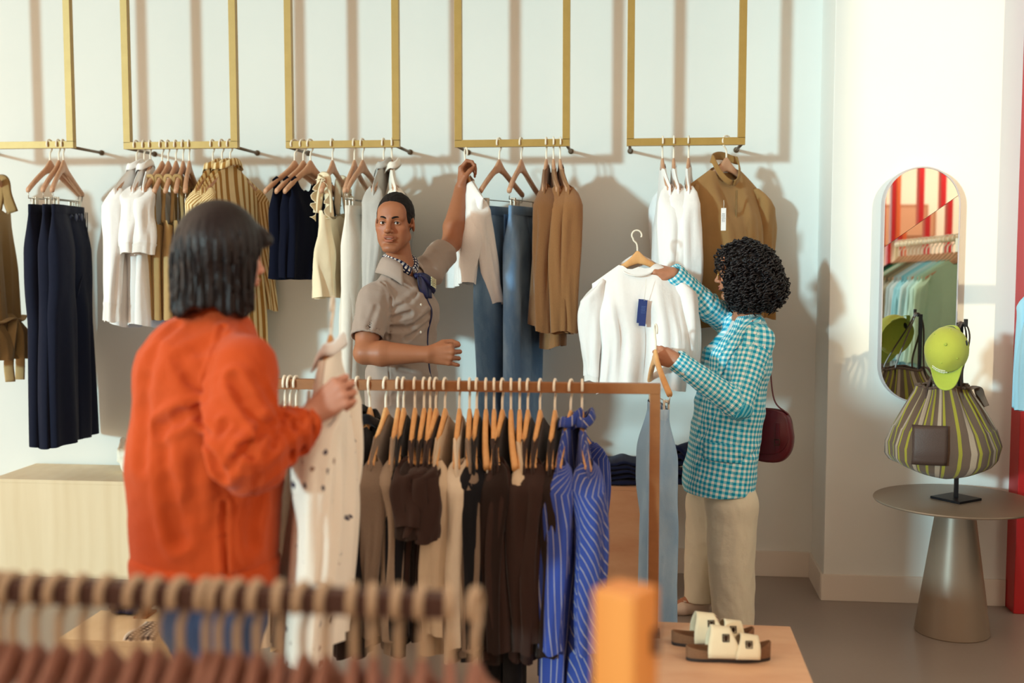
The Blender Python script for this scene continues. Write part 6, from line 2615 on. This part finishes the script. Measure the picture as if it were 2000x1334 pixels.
for k in range(16):
    p = a_ + (b_ - a_) * (.05 + .80 * k / 15)
    rz = dir_ + PI / 2 + math.radians(random.uniform(-5, 5)) + PI
    hanger('plain', (p[0], p[1], p[2] + .0205), rz, f'hanger of the {WN[k]} top on the pale mirrored rack', 'hangers on the mirrored rack')
    o = g_shirt(400 + k, fabric(MC[k], .05), .70, .5, thick=.022, fold=.01, coll=False, r0=.085, r1=.055)
    place(o, (p[0], p[1], p[2] + .0205), rz, f'{WN[k]} top on the pale rack seen in the mirror', 'top', 'tops on the mirrored rack')
for k, (px, w_) in enumerate(((1737, .032), (1757, .03), (1766, .035), (1811, .042), (1854, .042))):
    p = vm(px, 400, 9.3)
    struct('trim_%d' % (k + 3), MB().box((p[0], p[1], 1.65), (w_, .09, 3.3), .004), M_RED if k != 2 else M_ORANGE)
# shelf boxes on the shopfront wall seen between the posts
sh = empty('wall_cabinet', (vm(1790, 400, 10.4)[0], -.18, 1.75), label='brown box cabinet on the shopfront wall, seen in the mirror between red posts', cat='cabinet')
MB().box((0, 0, .2), (.42, .20, .4), .004).build('case', plain('brown_laminate', '#a06a48', .5), sh, smooth=False)
MB().box((0, .105, .2), (.36, .012, .34), .003).build('door', plain('brown_laminate_pale', '#b98563', .5), sh, smooth=False)

# rack end with a blue and a black garment at the right edge of the view
p0, p1 = at(1990, 474, 4.72), at(2075, 474, 4.6)
re2 = empty('clothes_rack', ((p0[0] + p1[0]) / 2 + .4, p0[1], 0), label='rack with a pale bar end at the right edge of the photo', cat='clothes rack')
o0 = np.array(re2.location)
MB().box((-.02 - .0 + (p0[0] - o0[0]) / 2 + .3, 0, p0[2]), (.95, .055, .068), .003).build('rail', M_PALEBAR, re2, smooth=False)
MB().box((p0[0] - o0[0] + .75, 0, p0[2] / 2 - .017), (.05, .05, p0[2] - .036), .003).build('post', M_PALEBAR, re2, smooth=False)
xg = at(2052, 600, 4.72)[0]
hz_ = p0[2] + .034 + .0045
hanger('plain', (xg + .02, p0[1], hz_), YAW0 + .2, 'hanger of the pale blue top at the right edge of the photo', None)
place(g_shirt(450, fabric('#a9d3e4', .05), .56, .50, coll=False, thick=.03, r0=.09), (xg + .02, p0[1], hz_), YAW0 + .2, 'pale blue top at the right edge of the photo', 'top')
xg = at(2064, 600, 4.72)[0]
hanger('clip', (xg + .03, p0[1], hz_), YAW0, 'clip hanger of the black trousers at the right edge of the photo', None)
place(g_trousers(451, M_BLK, 1.1, .18, .11, .11, .03), (xg + .03, p0[1], hz_), YAW0, 'black trousers at the right edge of the photo', 'trousers')
# ================================================================== light and camera
w = bpy.data.worlds.new('shop_air')
SC.world = w
w.use_nodes = True
bg = w.node_tree.nodes['Background']
# the daylit window side is to the left, the dim interior to the right
nt_ = w.node_tree
tc = nt_.nodes.new('ShaderNodeTexCoord')
dp = nt_.nodes.new('ShaderNodeVectorMath')
dp.operation = 'DOT_PRODUCT'
dp.inputs[1].default_value = (-.97, .0, .0)
nt_.links.new(tc.outputs['Generated'], dp.inputs[0])
mr_ = nt_.nodes.new('ShaderNodeMapRange')
mr_.interpolation_type = 'SMOOTHSTEP'
mr_.inputs[1].default_value = .0
mr_.inputs[2].default_value = .95
nt_.links.new(dp.outputs['Value'], mr_.inputs[0])
mx_ = nt_.nodes.new('ShaderNodeMix')
mx_.data_type = 'RGBA'
mx_.inputs[6].default_value = (.56, .39, .28, 1)
mx_.inputs[7].default_value = (2.55, 2.0, 1.46, 1)
nt_.links.new(mr_.outputs[0], mx_.inputs[0])
nt_.links.new(mx_.outputs[2], bg.inputs[0])
bg.inputs[1].default_value = 1.0


def sun(name, d, col, power, ang):
    L = bpy.data.lights.new(name, 'SUN')
    L.energy = power
    L.color = col
    L.angle = math.radians(ang)
    o = bpy.data.objects.new(name, L)
    COL.objects.link(o)
    o.rotation_euler = Vector(d).to_track_quat('-Z', 'Y').to_euler()
    o.location = (0, 0, 6)
    return o


sun('low_window_sun', (.235, .31, -.056), (.58, .93, 1.0), 2.3, 3.6)
sun('warm_window_sun', (-.40, .55, -.22), (1.0, .82, .52), 1.9, 1.4)

L_ = bpy.data.lights.new('mirror_view_fill_light', 'AREA')  # invented fill, no known fixture: brightens the shop front shown in the mirror
L_.energy = 70
L_.size = 1.2
L_.color = (1.0, .90, .76)
o_ = bpy.data.objects.new('mirror_view_fill_light', L_)
COL.objects.link(o_)
o_.location = (2.7, 1.5, 3.2)
o_.rotation_euler = (math.radians(-25), 0, 0)

cd = bpy.data.cameras.new('camera')
cam = bpy.data.objects.new('camera', cd)
COL.objects.link(cam)
cd.sensor_width = 36
cd.lens = FPX / 2000 * 36
cd.clip_end = 100
cam.matrix_world = Matrix((
    (FR[0], FU[0], -FD[0], CAM[0]), (FR[1], FU[1], -FD[1], CAM[1]), (FR[2], FU[2], -FD[2], CAM[2]), (0, 0, 0, 1)))
cd.dof.use_dof = True
cd.dof.focus_distance = 4.65
cd.dof.aperture_fstop = 1.5
SC.camera = cam
SC.view_settings.view_transform = 'Standard'
SC.view_settings.look = 'None'
SC.view_settings.gamma = 1
SC.view_settings.use_curve_mapping = False
SC.view_settings.exposure = 0.06
